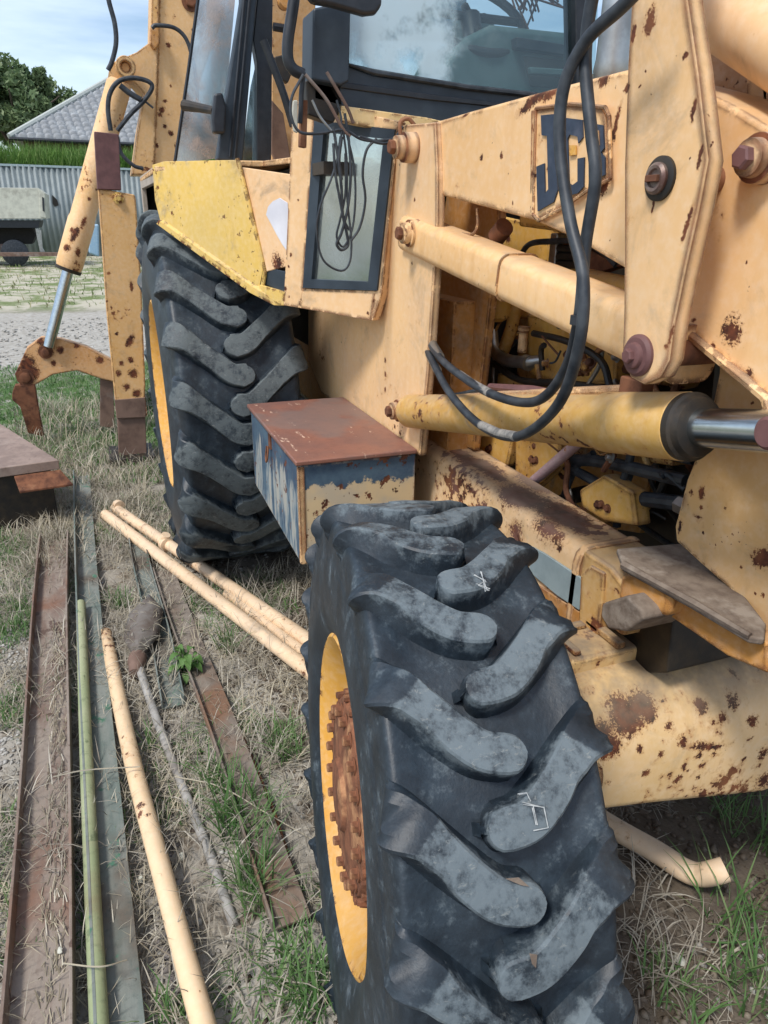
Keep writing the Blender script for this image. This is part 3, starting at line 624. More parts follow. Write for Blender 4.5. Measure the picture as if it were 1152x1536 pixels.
plate('nose_rear_bulkhead', [(1078, 480), (1062, 640), (1030, 720), (1012, 800), (1012, 815)], Y(NY+.02), (0, .8, 0), M['soot'], ext=[at(1078, 480, Y(NY+.02))+Vector((.05, 0, 0))])
# hood above the engine
MB().prism([(1.46, -.36, 1.38), (1.46, -.36, 1.53), (1.46, -.32, 1.565), (1.46, .32, 1.565), (1.46, .36, 1.53), (1.46, .36, 1.38)], (1.15, 0, -.06)).out('engine_hood', M['yellow'], BH, bevel=.006)
# silver stack
a = at(917, 115, Y(-.25)); MB().lathe([(-.12, .036), (.0, .036), (.01, .039), (.03, .036), (.42, .036)], a, (.02, 0, 1), 28).out('exhaust_stack', M['steel'], BH)

# ---------------------------------------------------------------- engine bay
IY = -.2
MB().box((.55, .05, .5), (2.25, .35, 1.38)).out('engine_block', M['soot'], BH, bevel=.01)
MB().box((.80, -.38, .62), (.83, .38, 1.55)).out('engine_bulkhead', M['soot'], BH)
plate('bay_upright', [(690, 385), (716, 392), (716, 440), (708, 585), (672, 590), (684, 450)], Y(-.38), (0, .03, 0), M['orange_shade'], bevel=.003)
plate('bay_upright', [(716, 392), (722, 395), (716, 440), (711, 585), (707, 587), (715, 440)], Y(-.385), (0, .004, 0), M['rust'], bevel=.001)
plate('bay_panel', [(738, 322), (838, 345), (836, 440), (790, 480), (735, 470)], Y(-.22), (0, .02, 0), paint('bay_panel_paint', YEL, YEL2, .5, [(at(762, 357, Y(-.22)), pxr(8, at(762, 357, Y(-.22)))), (at(772, 332, Y(-.22)), pxr(3, at(772, 332, Y(-.22))))], dust=.1), bevel=.003)
plate('bay_panel', [(655, 292), (700, 306), (735, 318), (735, 345), (655, 330)], Y(-.30), (0, .02, 0), M['soot'])
plate('bay_panel', [(780, 420), (930, 470), (930, 560), (800, 600), (775, 560)], Y(-.08), (0, .02, 0), M['yellow_dirty'])
plate('bay_panel', [(690, 560), (760, 560), (900, 620), (980, 700), (960, 800), (840, 780), (780, 700), (700, 660)], Y(-.02), (0, .02, 0), M['yellow_dirty'])
ochre = paint('flaking_ochre_paint', (.74, .44, .10), (.56, .30, .07), .9, edge=1.2, dust=.5, grime=.3)
for nm, px, yy, th_ in (('pump_bracket', [(772, 655), (812, 640), (842, 650), (838, 700), (800, 735), (772, 712)], -.33, .03), ('side_casting', [(868, 735), (905, 712), (948, 738), (955, 790), (905, 782), (872, 762)], -.33, .04), ('engine_mount', [(700, 640), (745, 632), (770, 655), (760, 700), (712, 690)], -.34, .03),
        ('rocker_cover', [(790, 470), (880, 490), (925, 525), (922, 575), (850, 580), (792, 560)], -.24, .05), ('valve_block', [(955, 640), (1005, 648), (1008, 700), (962, 692)], -.28, .05), ('manifold', [(880, 590), (1000, 596), (1000, 640), (884, 632)], -.26, .04), ('air_filter_bracket', [(842, 350), (870, 352), (868, 440), (842, 446)], -.26, .03), ('timing_cover', [(660, 405), (690, 400), (688, 560), (664, 580)], -.30, .03)):
    o = plate(nm, px, Y(yy), (0, th_, 0), ochre, bevel=.006)
    c_ = sum((at(a, b, Y(yy)) for a, b in px), Vector())/len(px)
    for k in range(3):
        q = c_+Vector((rnd.uniform(-.025, .025), 0, rnd.uniform(-.025, .025))); MB().bolt(q, (0, -1, 0), .007, .008).out('bolt', M['rust'], o)
for pts, r, mt in (([(700, 600), (760, 612), (830, 628), (900, 640), (960, 650)], .010, 'rust'), ([(800, 500), (850, 512), (900, 540), (915, 580)], .008, 'soot'), ([(930, 500), (960, 540), (985, 590)], .007, 'yellow_dirty'), ([(740, 545), (780, 570), (850, 575), (930, 588)], .009, 'soot'), ([(850, 470), (860, 520), (845, 575)], .006, 'steel'), ([(905, 500), (900, 545), (880, 580)], .005, 'steel'), ([(820, 660), (850, 690), (850, 740), (880, 790)], .007, 'rust'), ([(880, 655), (930, 672), (1010, 668)], .008, 'yellow_dirty'), ([(950, 770), (985, 745), (1005, 700)], .008, 'soot'), ([(650, 470), (668, 462), (690, 470)], .01, 'steel')):
    MB().tube(ats(pts, Y(rnd.uniform(-.34, -.28))), r, 8, True).out('engine_pipe', M[mt], BH)
for k in range(46):
    ax_, ay_ = (rnd.uniform(690, 930), rnd.uniform(430, 590)) if k % 2 else (rnd.uniform(690, 1000), rnd.uniform(650, 800))
    yy = rnd.uniform(-.36, -.24); p0_ = at(ax_, ay_, Y(yy)); dv = Vector((rnd.uniform(-.09, .09), rnd.uniform(-.02, .03), rnd.uniform(-.07, .07)))
    MB().tube([p0_, p0_+dv*.5+Vector((rnd.uniform(-.02, .02), 0, rnd.uniform(-.02, .02))), p0_+dv], rnd.choice([.0025, .0035, .005, .007]), 8, True).out('bay_line', M[rnd.choice(['soot', 'steel', 'yellow_dirty', 'rust', 'black_rubber', 'yellow'])], BH)
    if k % 3 == 0: MB().bolt(p0_, (rnd.uniform(-.4, .4), -1, rnd.uniform(-.4, .4)), rnd.uniform(.006, .011), .014).out('bay_union', M[rnd.choice(['steel', 'yellow', 'rust'])], BH)
# filter bowl
p = at(744, 476, Y(-.34)); MB().lathe([(-.012, .004), (-.010, .018), (0, .034), (.02, .040), (.10, .041), (.105, .046), (.12, .046), (.13, .03)], p-Vector((0, 0, .0)), (0, 0, 1), 28).out('fuel_filter_bowl', M['yellow'], BH)
MB().tube([at(738, 498, Y(-.3)), at(742, 525, Y(-.31)), at(760, 540, Y(-.31)), at(790, 543, Y(-.3)), at(812, 540, Y(-.28))], [.016, .017, .017, .016, .014], 14, True).out('coolant_elbow', M['steel'], BH)
MB().lathe([(0, .02), (.02, .02)], at(788, 543, Y(-.3)), (1, 0, 0), 16).out('hose_clip', M['steel'], BH)
MB().tube([at(780, 430, Y(-.30)), at(768, 490, Y(-.30)), at(752, 535, Y(-.29))], .017, 12).out('bay_pipe', M['yellow_dirty'], BH)
MB().lathe([(0, .012), (.05, .012), (.055, .016), (.065, .016)], at(783, 528, Y(-.3)), (0, 0, 1), 14).out('brass_fitting', M['cream_worn'], BH)
MB().tube([at(738, 355, Y(-.30)), at(745, 345, Y(-.30)), at(752, 352, Y(-.3)), at(745, 365, Y(-.3)), at(738, 355, Y(-.3))], .006, 8).out('bay_grommet', M['rust'], BH)
MB().tube([at(780, 385, Y(-.3)), at(795, 366, Y(-.3)), at(830, 362, Y(-.3)), at(870, 362, Y(-.3)), at(905, 378, Y(-.3)), at(925, 398, Y(-.3))], .007, 8, True).out('bay_hose', M['black_rubber'], BH)
MB().box(tuple(at(820, 408, Y(-.28))), tuple(at(836, 350, Y(-.28))+Vector((.0, .05, 0)))).out('pump_body', M['steel'], BH, bevel=.004)
mb = MB()
for i, yy in enumerate((372, 384, 396)): mb.tube([at(838, yy, Y(-.27)), at(872, yy+2, Y(-.27))], .009, 10)
mb.out('injector_pipes', M['soot'], BH).name = 'injector_pipe'
plate('bay_cover', [(878, 372), (935, 400), (925, 400), (890, 412), (874, 405)], Y(-.3), (0, .03, 0), M['rust'], bevel=.003)
MB().lathe([(0, .030), (.18, .030)], at(880, 425, Y(-.33)), (1, 0, -.05), 20).out('bay_canister', M['yellow'], BH)
MB().tube([at(800, 722, Y(-.36)), at(878, 655, Y(-.36))], .013, 12).out('steering_rod', paint('purple_grey_rod', (.34, .23, .25), (.26, .16, .17), .3, edge=0), BH)
for pts, r in (([(860, 690), (900, 692), (960, 705), (1030, 722)], .014), ([(870, 660), (920, 668), (990, 680), (1040, 690)], .010), ([(920, 745), (960, 748), (1030, 756)], .016), ([(850, 700), (880, 715), (925, 742)], .012), ([(845, 745), (865, 700), (890, 680)], .008), ([(925, 790), (930, 740), (942, 700), (950, 660)], .009), ([(760, 640), (800, 668), (815, 700)], .010)):
    MB().tube(ats(pts, Y(-.30)), r, 10, True).out('hydraulic_hose', M['black_rubber'], BH)
MB().lathe([(0, .018), (.03, .018), (.034, .012)], at(1018, 756, Y(-.31)), (1, 0, 0), 6).out('hose_fitting', M['steel'], BH)
for (px, py, r) in ((775, 680, .03), (830, 690, .028), (900, 800, .03), (870, 740, .022), (800, 620, .02), (985, 600, .02), (1020, 570, .022), (900, 560, .018), (860, 545, .02), (730, 640, .025)):
    p = at(px, py, Y(-.16)); MB().lathe([(0, r*.9), (.02, r), (.05, r), (.06, r*.6), (.09, r*.5)], p+Vector((0, .04, 0)), (rnd.uniform(-.3, .3), -1, rnd.uniform(-.3, .3)), 12).out('engine_fitting', rnd.choice([M['yellow_dirty'], M['soot'], M['rust']]), BH)
for k in range(14):                    # small pipes over the block
    x = rnd.uniform(1.0, 2.1); z = rnd.uniform(.7, 1.25); y = rnd.uniform(-.2, .0)
    MB().tube([(x, y, z), (x+rnd.uniform(-.1, .15), y-.03, z+rnd.uniform(-.1, .1)), (x+rnd.uniform(.0, .3), y, z+rnd.uniform(-.2, .2))], rnd.uniform(.005, .013), 8, True).out('fuel_line', rnd.choice([M['soot'], M['black_rubber'], M['yellow_dirty'], M['rust']]), BH)

# ---------------------------------------------------------------- loop of hoses in front of the arm
def hose(pts, r, name='loader_hose', mat=None, n=14): return MB().tube(pts, r, n, True, sub=8).out(name, mat or M['black_rubber'], BH)
HY = -.70
hose([at(905, -40, Y(HY-.0)), at(888, 0, Y(HY)), at(878, 90, Y(HY)), at(887, 200, Y(HY)), at(893, 270, Y(HY)), at(878, 370, Y(HY)), at(868, 480, Y(HY-.01)), at(845, 560, Y(-.68)), at(800, 603, Y(-.66)), at(735, 590, Y(-.645)), at(680, 555, Y(-.62)), at(652, 527, Y(-.58)), at(640, 500, Y(-.52))], .0082)
hose([at(1000, -60, Y(HY)), at(935, 8, Y(HY)), at(880, 60, Y(HY-.01)), at(846, 130, Y(HY-.02)), at(840, 220, Y(HY-.02)), at(855, 330, Y(HY-.02)), at(875, 420, Y(HY-.025)), at(868, 520, Y(HY-.025)), at(835, 610, Y(-.70)), at(775, 655, Y(-.68)), at(720, 637, Y(-.665)), at(675, 590, Y(-.64)), at(648, 540, Y(-.59)), at(636, 515, Y(-.52))], .0082)
for a, b in ((((640, 500), -.53), ((660, 535), -.59)), (((636, 515), -.53), ((656, 555), -.60))):
    MB().tube([at(*a[0], Y(a[1])), at(*b[0], Y(b[1]))], .0104, 14).out('hose_ferrule', M['steel'], BH)
MB().tube([at(735, 590, Y(-.645)), at(708, 575, Y(-.632)), at(690, 562, Y(-.624))], .0088, 12).out('worn_hose_braid', plain('worn_braid', (.30, .28, .25), (.10, .10, .10), .7, .2, 60, .8, .001), BH)
MB().tube([at(775, 655, Y(-.68)), at(748, 650, Y(-.673)), at(722, 638, Y(-.666))], .0088, 12).out('worn_hose_braid', bpy.data.materials['worn_braid'], BH)
MB().lathe([(-.006, .0), (-.006, .0115), (.006, .0115), (.006, .0)], at(868, 480, Y(-.715)), (0, 0, 1), 16).out('hose_tie', M['black_metal'], BH)
hose([at(640, 632, Y(-.53)), at(655, 602, Y(-.56)), at(700, 590, Y(-.56)), at(735, 583, Y(-.56))], .006)

# ---------------------------------------------------------------- toolbox
BYo, BYi, BXa, BXb, BZ0, BZ1 = -.895, -.574, .77, 1.385, .535, .815
spX = [(Vector((BXb, y, z)), r) for y, z, r in ((-.80, .70, .03), (-.72, .66, .035), (-.84, .62, .05), (-.78, .58, .05), (-.70, .60, .04), (-.86, .74, .02), (-.62, .73, .016), (-.88, .68, .03), (-.66, .66, .03), (-.60, .56, .03))]
def boxmat():
    m, t = newmat('peeling_blue_paint'); N = NT(t); co = N.obj()
    a = N.noise(co, 12, 6, .68); s = N.n('ShaderNodeSeparateXYZ', {0: co}); zf = N.step(s.outputs[2], .795, .70)
    front = N.step(s.outputs[0], BXb-.02, BXb-.005)
    st = N.noise(N.scaled(co, (30, 30, 5)), 1., 5, .7)
    blue = N.mix(N.step(a, .35, .65), rgba((.035, .065, .11)), rgba((.07, .12, .165)))
    pale = N.mix(N.step(N.noise(co, 8, 4), .4, .6), rgba((.62, .47, .27)), rgba((.50, .42, .30)))
    sidep = N.mix(N.step(st, .45, .6), rgba((.20, .26, .29)), rgba((.42, .40, .34)))
    peelf = N.step(N.math('ADD', N.math('MULTIPLY', a, .9), N.math('MULTIPLY', zf, .42)), .65, .70)
    peels = N.math('MULTIPLY', N.step(N.math('ADD', N.math('MULTIPLY', st, .9), N.math('MULTIPLY', zf, .16)), .54, .64), .8)
    col = N.mix(N.math('MULTIPLY', peelf, front), blue, pale)
    col = N.mix(N.math('MULTIPLY', peels, N.math('SUBTRACT', 1., front)), col, sidep)
    r = N.step(N.math('ADD', N.noise(co, 33, 5, .65), N.math('MULTIPLY', N.noise(co, 7, 3), .4)), .80, .83)
    g = N.n('ShaderNodeNewGeometry').outputs['Normal']; bv = N.n('ShaderNodeBevel', {'Radius': .012}, samples=4).outputs[0]
    ed = N.step(N.n('ShaderNodeVectorMath', {0: g, 1: bv}, operation='DOT_PRODUCT').outputs['Value'], .99, .9)
    em = N.math('MULTIPLY', ed, N.step(N.noise(co, 20, 4), .4, .5))
    col = N.mix(em, col, rgba((.55, .46, .33)))
    col = N.mix(N.math('MAXIMUM', r, N.math('MULTIPLY', ed, N.step(N.noise(co, 26, 4), .52, .56))), col, rust_col(N, co))
    N.out(col, .62, 0., N.bump(N.math('SUBTRACT', N.math('MULTIPLY', peelf, -.4), r), .5, .0012)); return m
def lidmat():
    m, t = newmat('rusty_pink_lid'); N = NT(t); co = N.obj()
    a = N.noise(co, 6, 5, .6); b = N.noise(co, 40, 5, .7); c = N.noise(N.scaled(co, (9, 40, 9)), 1., 4, .65)
    col = N.mix(N.step(a, .35, .65), rgba((.25, .11, .075)), rgba((.19, .095, .075)))
    col = N.mix(N.math('MULTIPLY', N.step(b, .45, .75), .5), col, rgba((.14, .06, .045)))
    col = N.mix(N.step(N.math('ADD', N.math('MULTIPLY', c, .6), N.math('MULTIPLY', b, .4)), .585, .62), col, rgba((.52, .36, .27)))
    col = N.mix(N.math('MULTIPLY', N.step(N.noise(co, 3.5, 3), .5, .6), .5), col, rgba((.16, .14, .13)))
    N.out(col, .48, 0., N.bump(b, .35, .001)); return m
tb = MB().prism([(BXa, BYo, BZ0+.03), (BXb-.0, BYo, BZ0-.0), (BXb, BYi, BZ0), (BXa, BYi, BZ0+.03)], (0, 0, .1)).v
bm_ = boxmat()
tbx = MB().prism([(BXa, BYo, BZ0+.02), (BXb, BYo, BZ0), (BXb, BYo, BZ1), (BXa, BYo, BZ1)], (0, BYi-BYo, 0)).out('toolbox', bm_, BH, bevel=.004); lab(tbx, 'peeling blue toolbox with a rust-pink lid')
MB().box((BXa-.012, BYo-.010, BZ1+.001), (BXb+.010, BYi, BZ1+.014)).out('lid', lidmat(), tbx, bevel=.004)
MB().box((BXb-.012, BYo-.003, BZ0+.004), (BXb+.003, BYo+.014, BZ1-.004)).out('corner_seam', M['cream_worn'], tbx, bevel=.002)
hz = (BXa+.29, BYo-.006)
mb = MB().box((hz[0]-.012, BYo-.005, BZ1-.05), (hz[0]+.012, BYo, BZ1+.01)); mb.tube([(hz[0]-.012, BYo-.01, BZ1-.045), (hz[0]-.014, BYo-.014, BZ1-.075), (hz[0], BYo-.016, BZ1-.09), (hz[0]+.013, BYo-.014, BZ1-.07), (hz[0]+.008, BYo-.01, BZ1-.04)], .003, 6, True)
mb.out('latch', M['rust'], tbx)

# ---------------------------------------------------------------- front axle
AX0, AX1 = 2.10, 2.30
def axp(a, b):
    for k in range(60):
        x = 2.30-k*.003; p = at(a, b, X_(x)); zs = float(np.interp(x, [2.10, 2.16, 2.215, 2.275, 2.30], [.635, .648, .64, .585, .53]))
        if p.z <= zs: return p
    return p
spF = [(axp(a, b), pxr(r, axp(a, b)), *e) for a, b, r, *e in ((1060, 1118, 6, (0, -.97, .25), 5.), (1015, 1168, 6), (960, 1125, 5), (920, 1120, 12), (940, 1080, 20), (905, 1100, 16), (1085, 1165, 8), (1075, 1195, 6), (1140, 1165, 12), (1110, 1178, 8), (990, 1130, 4), (1045, 1165, 4), (975, 1075, 7), (1000, 1090, 6), (1120, 1105, 5), (1030, 1155, 3), (960, 1060, 18), (930, 1060, 16), (900, 1130, 14), (915, 1180, 6), (970, 1160, 5), (1050, 1060, 9), (1080, 1075, 6), (1095, 1050, 10), (1125, 1080, 8), (1020, 1110, 7), (1140, 1125, 10))]
M['axle'] = paint('axle_paint', (.74, .51, .27), (.64, .42, .17), 1.15, [(p, r*1.45, *e) for p, r, *e in spF], edge=.9, dust=1., dustc=(.22, .175, .125), stain=.6)
prof = [(AX0, .635), (AX0+.06, .648), (AX1-.085, .64), (AX1-.025, .585), (AX1, .53), (AX1, .44), (AX1-.03, .42), (AX0, .42)]
V = []
for yy, dz, dx_ in ((-.62, -.005, -.01), (-.5, -.02, 0), (-.22, -.075, .01), (.22, -.075, .01), (.5, -.02, 0), (.62, -.005, -.01)):
    for (x, z) in prof: V.append((x+(dx_ if x > 2.2 else 0), yy, z+(dz if z < .5 else 0)-(.0 if z > .6 else 0)))
k = len(prof); Fc = [(i*k+j, i*k+(j+1) % k, (i+1)*k+(j+1) % k, (i+1)*k+j) for i in range(5) for j in range(k)]+[tuple(range(k)), tuple(range(5*k, 6*k))]
MB().add(V, Fc).out('front_axle', M['axle'], BH, bevel=.010, seg=3)
# ribbed pad cast on top of the axle
mb = MB(); mb.box((AX0-.04, -.61, .630), (AX0+.08, -.44, .672)); 
pad = mb.out('axle_pad', M['axle'], BH, bevel=.008)
MB().box((AX0-.02, -.60, .673), (AX0+.07, -.585, .684)).out('pad_rib', M['axle'], pad, bevel=.004)
MB().box((AX0-.02, -.515, .673), (AX0+.078, -.495, .688)).out('pad_rib', M['axle'], pad, bevel=.005)
MB().box((AX0-.025, -.58, .673), (AX0-.005, -.52, .681)).out('pad_rib', M['axle'], pad, bevel=.003)
MB().tube([(2.21, -.62, .53), (2.21, -.80, .5)], [.1, .07], 24).out('axle_end', M['axle'], BH)
MB().tube([(2.12, .3, .47), (2.05, .1, .45), (2.02, -.2, .45)], .12, 20).out('axle_differential', M['soot'], BH)
# ---------------------------------------------------------------- cab front quarter
PQ = ((.87, -.757), (1.2, -.575))            # slanted quarter panel, vertical plane
nq = Vector((PQ[1][1]-PQ[0][1], PQ[0][0]-PQ[1][0], 0)).normalized()
if nq.dot(C0-Vector((PQ[0][0], PQ[0][1], 1))) < 0: nq = -nq
def offp(pl, d): return ((pl[0][0]+nq.x*d, pl[0][1]+nq.y*d), (pl[1][0]+nq.x*d, pl[1][1]+nq.y*d))
qp = PQ
M['quarter'] = paint('quarter_panel_paint', (.74, .48, .25), (.67, .42, .20), .35, [(at(a, b, qp), pxr(r, at(a, b, qp))) for a, b, r in ((436, 382, 3), (433, 400, 2.5), (428, 432, 4), (560, 452, 2.5), (434, 445, 2), (552, 470, 3), (447, 300, 2))], edge=.8, streak=.2)
# frame built from four strips round the opening
for px in ([(439, 150), (472, 168), (454, 433), (449, 462), (425, 458), (428, 400)], [(449, 462), (454, 433), (563, 436), (556, 481)], [(563, 436), (590, 192), (597, 194), (572, 440), (559, 481), (556, 481)], [(470, 168), (500, 160), (598, 182), (594, 197), (470, 190)]):
    plate('quarter_panel', px, qp, -nq*.03, M['quarter'], bevel=.002)
fr = offp(qp, .006); fro = [(471, 180), (592, 194), (565, 436), (454, 432)]; fri = [(485, 198), (575, 208), (552, 423), (467, 419)]
mb = MB()
for i in range(4):
    j = (i+1) % 4; mb.prism(ats([fro[i], fro[j], fri[j], fri[i]], fr), -nq*.02)
gw = mb.out('quarter_window_frame', M['dark_blue_grey'], BH)
def glassmat(name, tint, trans, rough, dirt, dcol, patch=None):
    m, t = newmat(name); N = NT(t); co = N.obj()
    b = N.n('ShaderNodeBsdfGlossy', {'Color': rgba(tint), 'Roughness': rough})
    tr = N.n('ShaderNodeBsdfTransparent', {'Color': rgba((.72, .80, .80))})
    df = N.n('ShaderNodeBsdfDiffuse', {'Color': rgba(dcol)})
    m1 = N.n('ShaderNodeMixShader', {0: trans, 1: b.outputs[0], 2: tr.outputs[0]})
    dn = N.noise(co, 5, 6, .7, .5); dm = N.math('MULTIPLY', N.step(dn, .35, .75), dirt)
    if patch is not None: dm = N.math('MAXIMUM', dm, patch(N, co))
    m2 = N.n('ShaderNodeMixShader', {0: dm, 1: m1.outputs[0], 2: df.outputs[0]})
    o = N.n('ShaderNodeOutputMaterial'); t.links.new(m2.outputs[0], o.inputs[0]); return m
gl = MB().prism(ats([(478, 190), (583, 201), (558, 430), (461, 426)], offp(qp, -.006)), -nq*.004).out('pane', glassmat('grimy_window_glass', (.75, .8, .82), .45, .12, .55, (.30, .34, .34)), gw)
MB().prism(ats([(485, 345), (520, 300), (566, 345), (566, 430), (462, 430)], offp(qp, -.10)), -nq*.01).out('inner_panel', M['pale_blue'], BH)
MB().prism(ats([(480, 200), (500, 195), (530, 300), (505, 330), (488, 260)], offp(qp, -.14)), -nq*.01).out('inner_panel', M['mud'], BH)
MB().tube([at(488, 265, offp(qp, -.06)), at(512, 315, offp(qp, -.06)), at(545, 260, offp(qp, -.06))], .008, 8).out('inner_lever', M['maroon'], BH)
# yellow fender shield and the cream well beside it
PF = ((.33, -1.071), (.66, -.865)); nf_ = Vector((-.206, -.33, 0)).normalized(); nf_ = nf_ if nf_.dot(C0-Vector((.33, -1.07, 1))) > 0 else -nf_
spE = [(at(a, b, PF), pxr(r, at(a, b, PF))) for a, b, r in ((330, 303, 2.5), (288, 268, 2), (370, 412, 3), (355, 392, 3), (375, 425, 2.5), (292, 300, 1.8))]
M['fender_s'] = paint('yellow_fender_shield_paint', (.70, .47, .115), (.60, .42, .13), .25, spE, edge=.12, grime=.3, stain=.2, streak=.2)
fs = plate('fender_shield', [(233, 247), (250, 242), (355, 240), (362, 262), (395, 405), (388, 440), (330, 395), (246, 336), (237, 300)], PF, -nf_*.012, M['fender_s'], bevel=.002); lab(fs, 'dented mustard yellow fender shield')
PG = ((.66, -.865), (.87, -.757))
MB().tube(ats([(356, 238), (372, 300), (398, 405), (392, 442)], offp(PF, .0)), .007, 8).out('shield_fold', M['fender'], BH)
MB().prism(ats([(246, 336), (388, 440), (425, 459), (425, 450), (392, 430), (250, 330)], PG if False else PF), -nf_*.03).out('fender_lip', M['fender'], BH, bevel=.002)
plate('step_well', [(357, 250), (372, 252), (440, 262), (430, 400), (398, 408)], ((.655, -.857), (.862, -.757)), Vector((-.4, .4, 0))*.03, paint('step_well_paint', (.76, .50, .28), (.68, .42, .2), .3, [(at(415, 395, PG), .03)], edge=0, grime=.2))
plate('step_well_base', [(392, 425), (398, 400), (430, 408), (428, 440)], ((.64, -.85), (.86, -.765)), Vector((-.4, .4, 0))*.03, M['dark_blue_grey'])
plate('step_toe', [(389, 427), (428, 438), (425, 459), (388, 441)], ((.66, -.868), (.87, -.76)), Vector((-.4, .4, 0))*.02, M['fender'], bevel=.002)
MB().prism(ats([(409, 302), (419, 297), (430, 304), (432, 340), (430, 376), (423, 366), (415, 352), (405, 333), (399, 322), (402, 310)], ((.658, -.860), (.865, -.760))), nf_*.003).out('plastic_scrap', plain('white_plastic_film', (.68, .68, .72), (.55, .55, .60), .35, 0, 6, .5, .004), BH)
# fender top and the dark mouth behind the shield
MB().prism([(-.55, -1.08, 1.545), (.32, -1.085, 1.545), (.60, -.90, 1.553), (.60, -.78, 1.556), (.84, -.70, 1.56), (.84, -.5, 1.56), (-.55, -.5, 1.56)], (0, 0, -.018)).out('fender_top', M['cream'], BH, bevel=.004)
MB().prism([(-.55, -1.08, 1.55), (-.55, -1.08, 1.25), (-.50, -1.08, 1.25), (-.50, -1.08, 1.50), (.30, -1.08, 1.50), (.30, -1.08, 1.55)], (0, .02, 0)).out('fender_rim', plain('grey_cream_rim', (.42, .36, .30), (.30, .25, .2), .6), BH, bevel=.003)
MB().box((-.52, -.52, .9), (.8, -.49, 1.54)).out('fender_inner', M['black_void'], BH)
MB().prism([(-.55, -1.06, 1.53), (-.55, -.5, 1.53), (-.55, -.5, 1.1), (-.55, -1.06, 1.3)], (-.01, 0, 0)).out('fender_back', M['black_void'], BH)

# cab windscreen, sill, dash
WX = 1.12
plate('windscreen_sill', [(505, 92), (560, 112), (700, 130), (880, 150), (960, 170), (960, 240), (640, 193), (510, 160), (470, 150), (470, 90)], X_(WX), (-.05, 0, 0), M['dark_blue_grey'], bevel=.005)
plate('sill_step', [(510, 122), (640, 140), (800, 160), (800, 166), (640, 150), (510, 132)], X_(WX+.004), (-.01, 0, 0), M['black_metal'])
plate('scuttle_strip', [(512, 158), (640, 176), (700, 190), (700, 205), (590, 198), (512, 182)], X_(WX+.02), (-.03, 0, 0), paint('scuttle_paint', (.74, .52, .25), (.7, .5, .2), .5, edge=.6), bevel=.003)
def patch(N, co):  # pale sky reflection painted into the near side of the windscreen
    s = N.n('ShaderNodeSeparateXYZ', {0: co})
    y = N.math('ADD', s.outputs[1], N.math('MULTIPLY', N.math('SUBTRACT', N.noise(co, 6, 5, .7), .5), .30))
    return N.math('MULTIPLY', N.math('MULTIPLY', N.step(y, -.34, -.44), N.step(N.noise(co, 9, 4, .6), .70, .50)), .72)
MB().prism(ats([(515, -60), (900, -60), (890, 160), (700, 135), (520, 105)], X_(WX-.02)), (-.005, 0, 0)).out('windscreen', glassmat('dusty_windscreen_painted_reflection', (.85, .92, .95), .94, .03, .02, (.60, .74, .80), patch), BH)
MB().tube(ats([(515, -60), (520, 96), (560, 108), (700, 131), (885, 152)], X_(WX+.004)), .007, 8).out('windscreen_seal', M['black_rubber'], BH)
plate('a_pillar', [(503, -80), (522, -80), (525, 60), (520, 120), (500, 120)], X_(WX), (-.06, 0, 0), M['dark_blue_grey'], bevel=.004)
plate('a_pillar', [(862, -80), (885, -80), (880, 180), (866, 175)], X_(WX), (-.06, 0, 0), M['black_metal'], bevel=.004)
plate('dashboard', [(740, 35), (880, 50), (885, 180), (640, 140), (690, 60)], X_(.95), (-.25, 0, 0), M['dash'], bevel=.02)
plate('dash_shelf', [(775, 55), (870, 70), (868, 86), (776, 72)], X_(.98), (-.04, 0, 0), M['black_metal'])
plate('dash_recess', [(783, 84), (862, 92), (858, 135), (795, 130)], X_(.965), (.005, 0, 0), M['black_void'])
plate('dash_tray', [(790, 102), (855, 106), (855, 116), (792, 113)], X_(.975), (.02, 0, 0), M['dash'], bevel=.004)
plate('seat_back', [(690, 20), (745, 15), (755, 130), (700, 120)], X_(.5), (-.1, 0, 0), M['dash'], bevel=.03)
pts = [at(703+62*math.cos(t), 42+78*math.sin(t), X_(.80)) for t in np.linspace(0, 2*math.pi, 25)]
cs_ = at(700, 42, X_(.8)); rs_ = .17; ct = at(705, 25, X_(.82))
uu = Vector((0, 1, 0)); vv = Vector((-.75, 0, .66))
mb = MB(); mb.tube([ct+uu*rs_*math.cos(t)+vv*rs_*math.sin(t) for t in np.linspace(0, 2*math.pi, 33)], .013, 10, caps=False)
mb.tube([ct+vv*-rs_, ct+Vector((.02, 0, -.02)), ct+vv*rs_*.3], .012, 8); mb.tube([ct-uu*rs_, ct, ct+uu*rs_], .012, 8); mb.tube([ct, ct+Vector((.15, 0, -.3))], .03, 12)
mb.out('steering_wheel', M['black_metal'], BH)
mb = MB()
for k in range(9):
    a = ct+Vector((.05, .12+.01*k, .02)); mb.tube([a, a+Vector((rnd.uniform(-.06, .06), rnd.uniform(-.05, .08), rnd.uniform(.02, .10))), a+Vector((rnd.uniform(-.06, .06), rnd.uniform(0, .15), rnd.uniform(-.05, .08)))], .003, 5, True)
mb.out('loose_wires', M['rust'], BH).name = 'loose_wiring'
plate('cab_rear_panel', [(540, -60), (700, -60), (700, 60), (540, 60)], X_(-.5), (-.02, 0, 0), plain('blue_tarp', (.05, .20, .36), (.03, .12, .24), .6, 0, 8, .4, .004))
MB().box((-.5, -.72, 1.50), (WX-.06, .72, 1.53)).out('cab_floor', M['soot'], BH)
MB().box((-.55, -.78, 2.75), (WX+.05, .78, 2.85)).out('cab_roof', M['cream'], BH, bevel=.03)
MB().box((WX-.06, .66, 1.5), (WX, .72, 2.75)).out('a_pillar', M['dark_blue_grey'], BH)
MB().prism([(-.53, .68, 1.53), (WX-.06, .68, 1.53), (WX-.06, .68, 1.95), (-.53, .68, 1.95)], (0, .03, 0)).out('cab_side', M['cream'], BH)

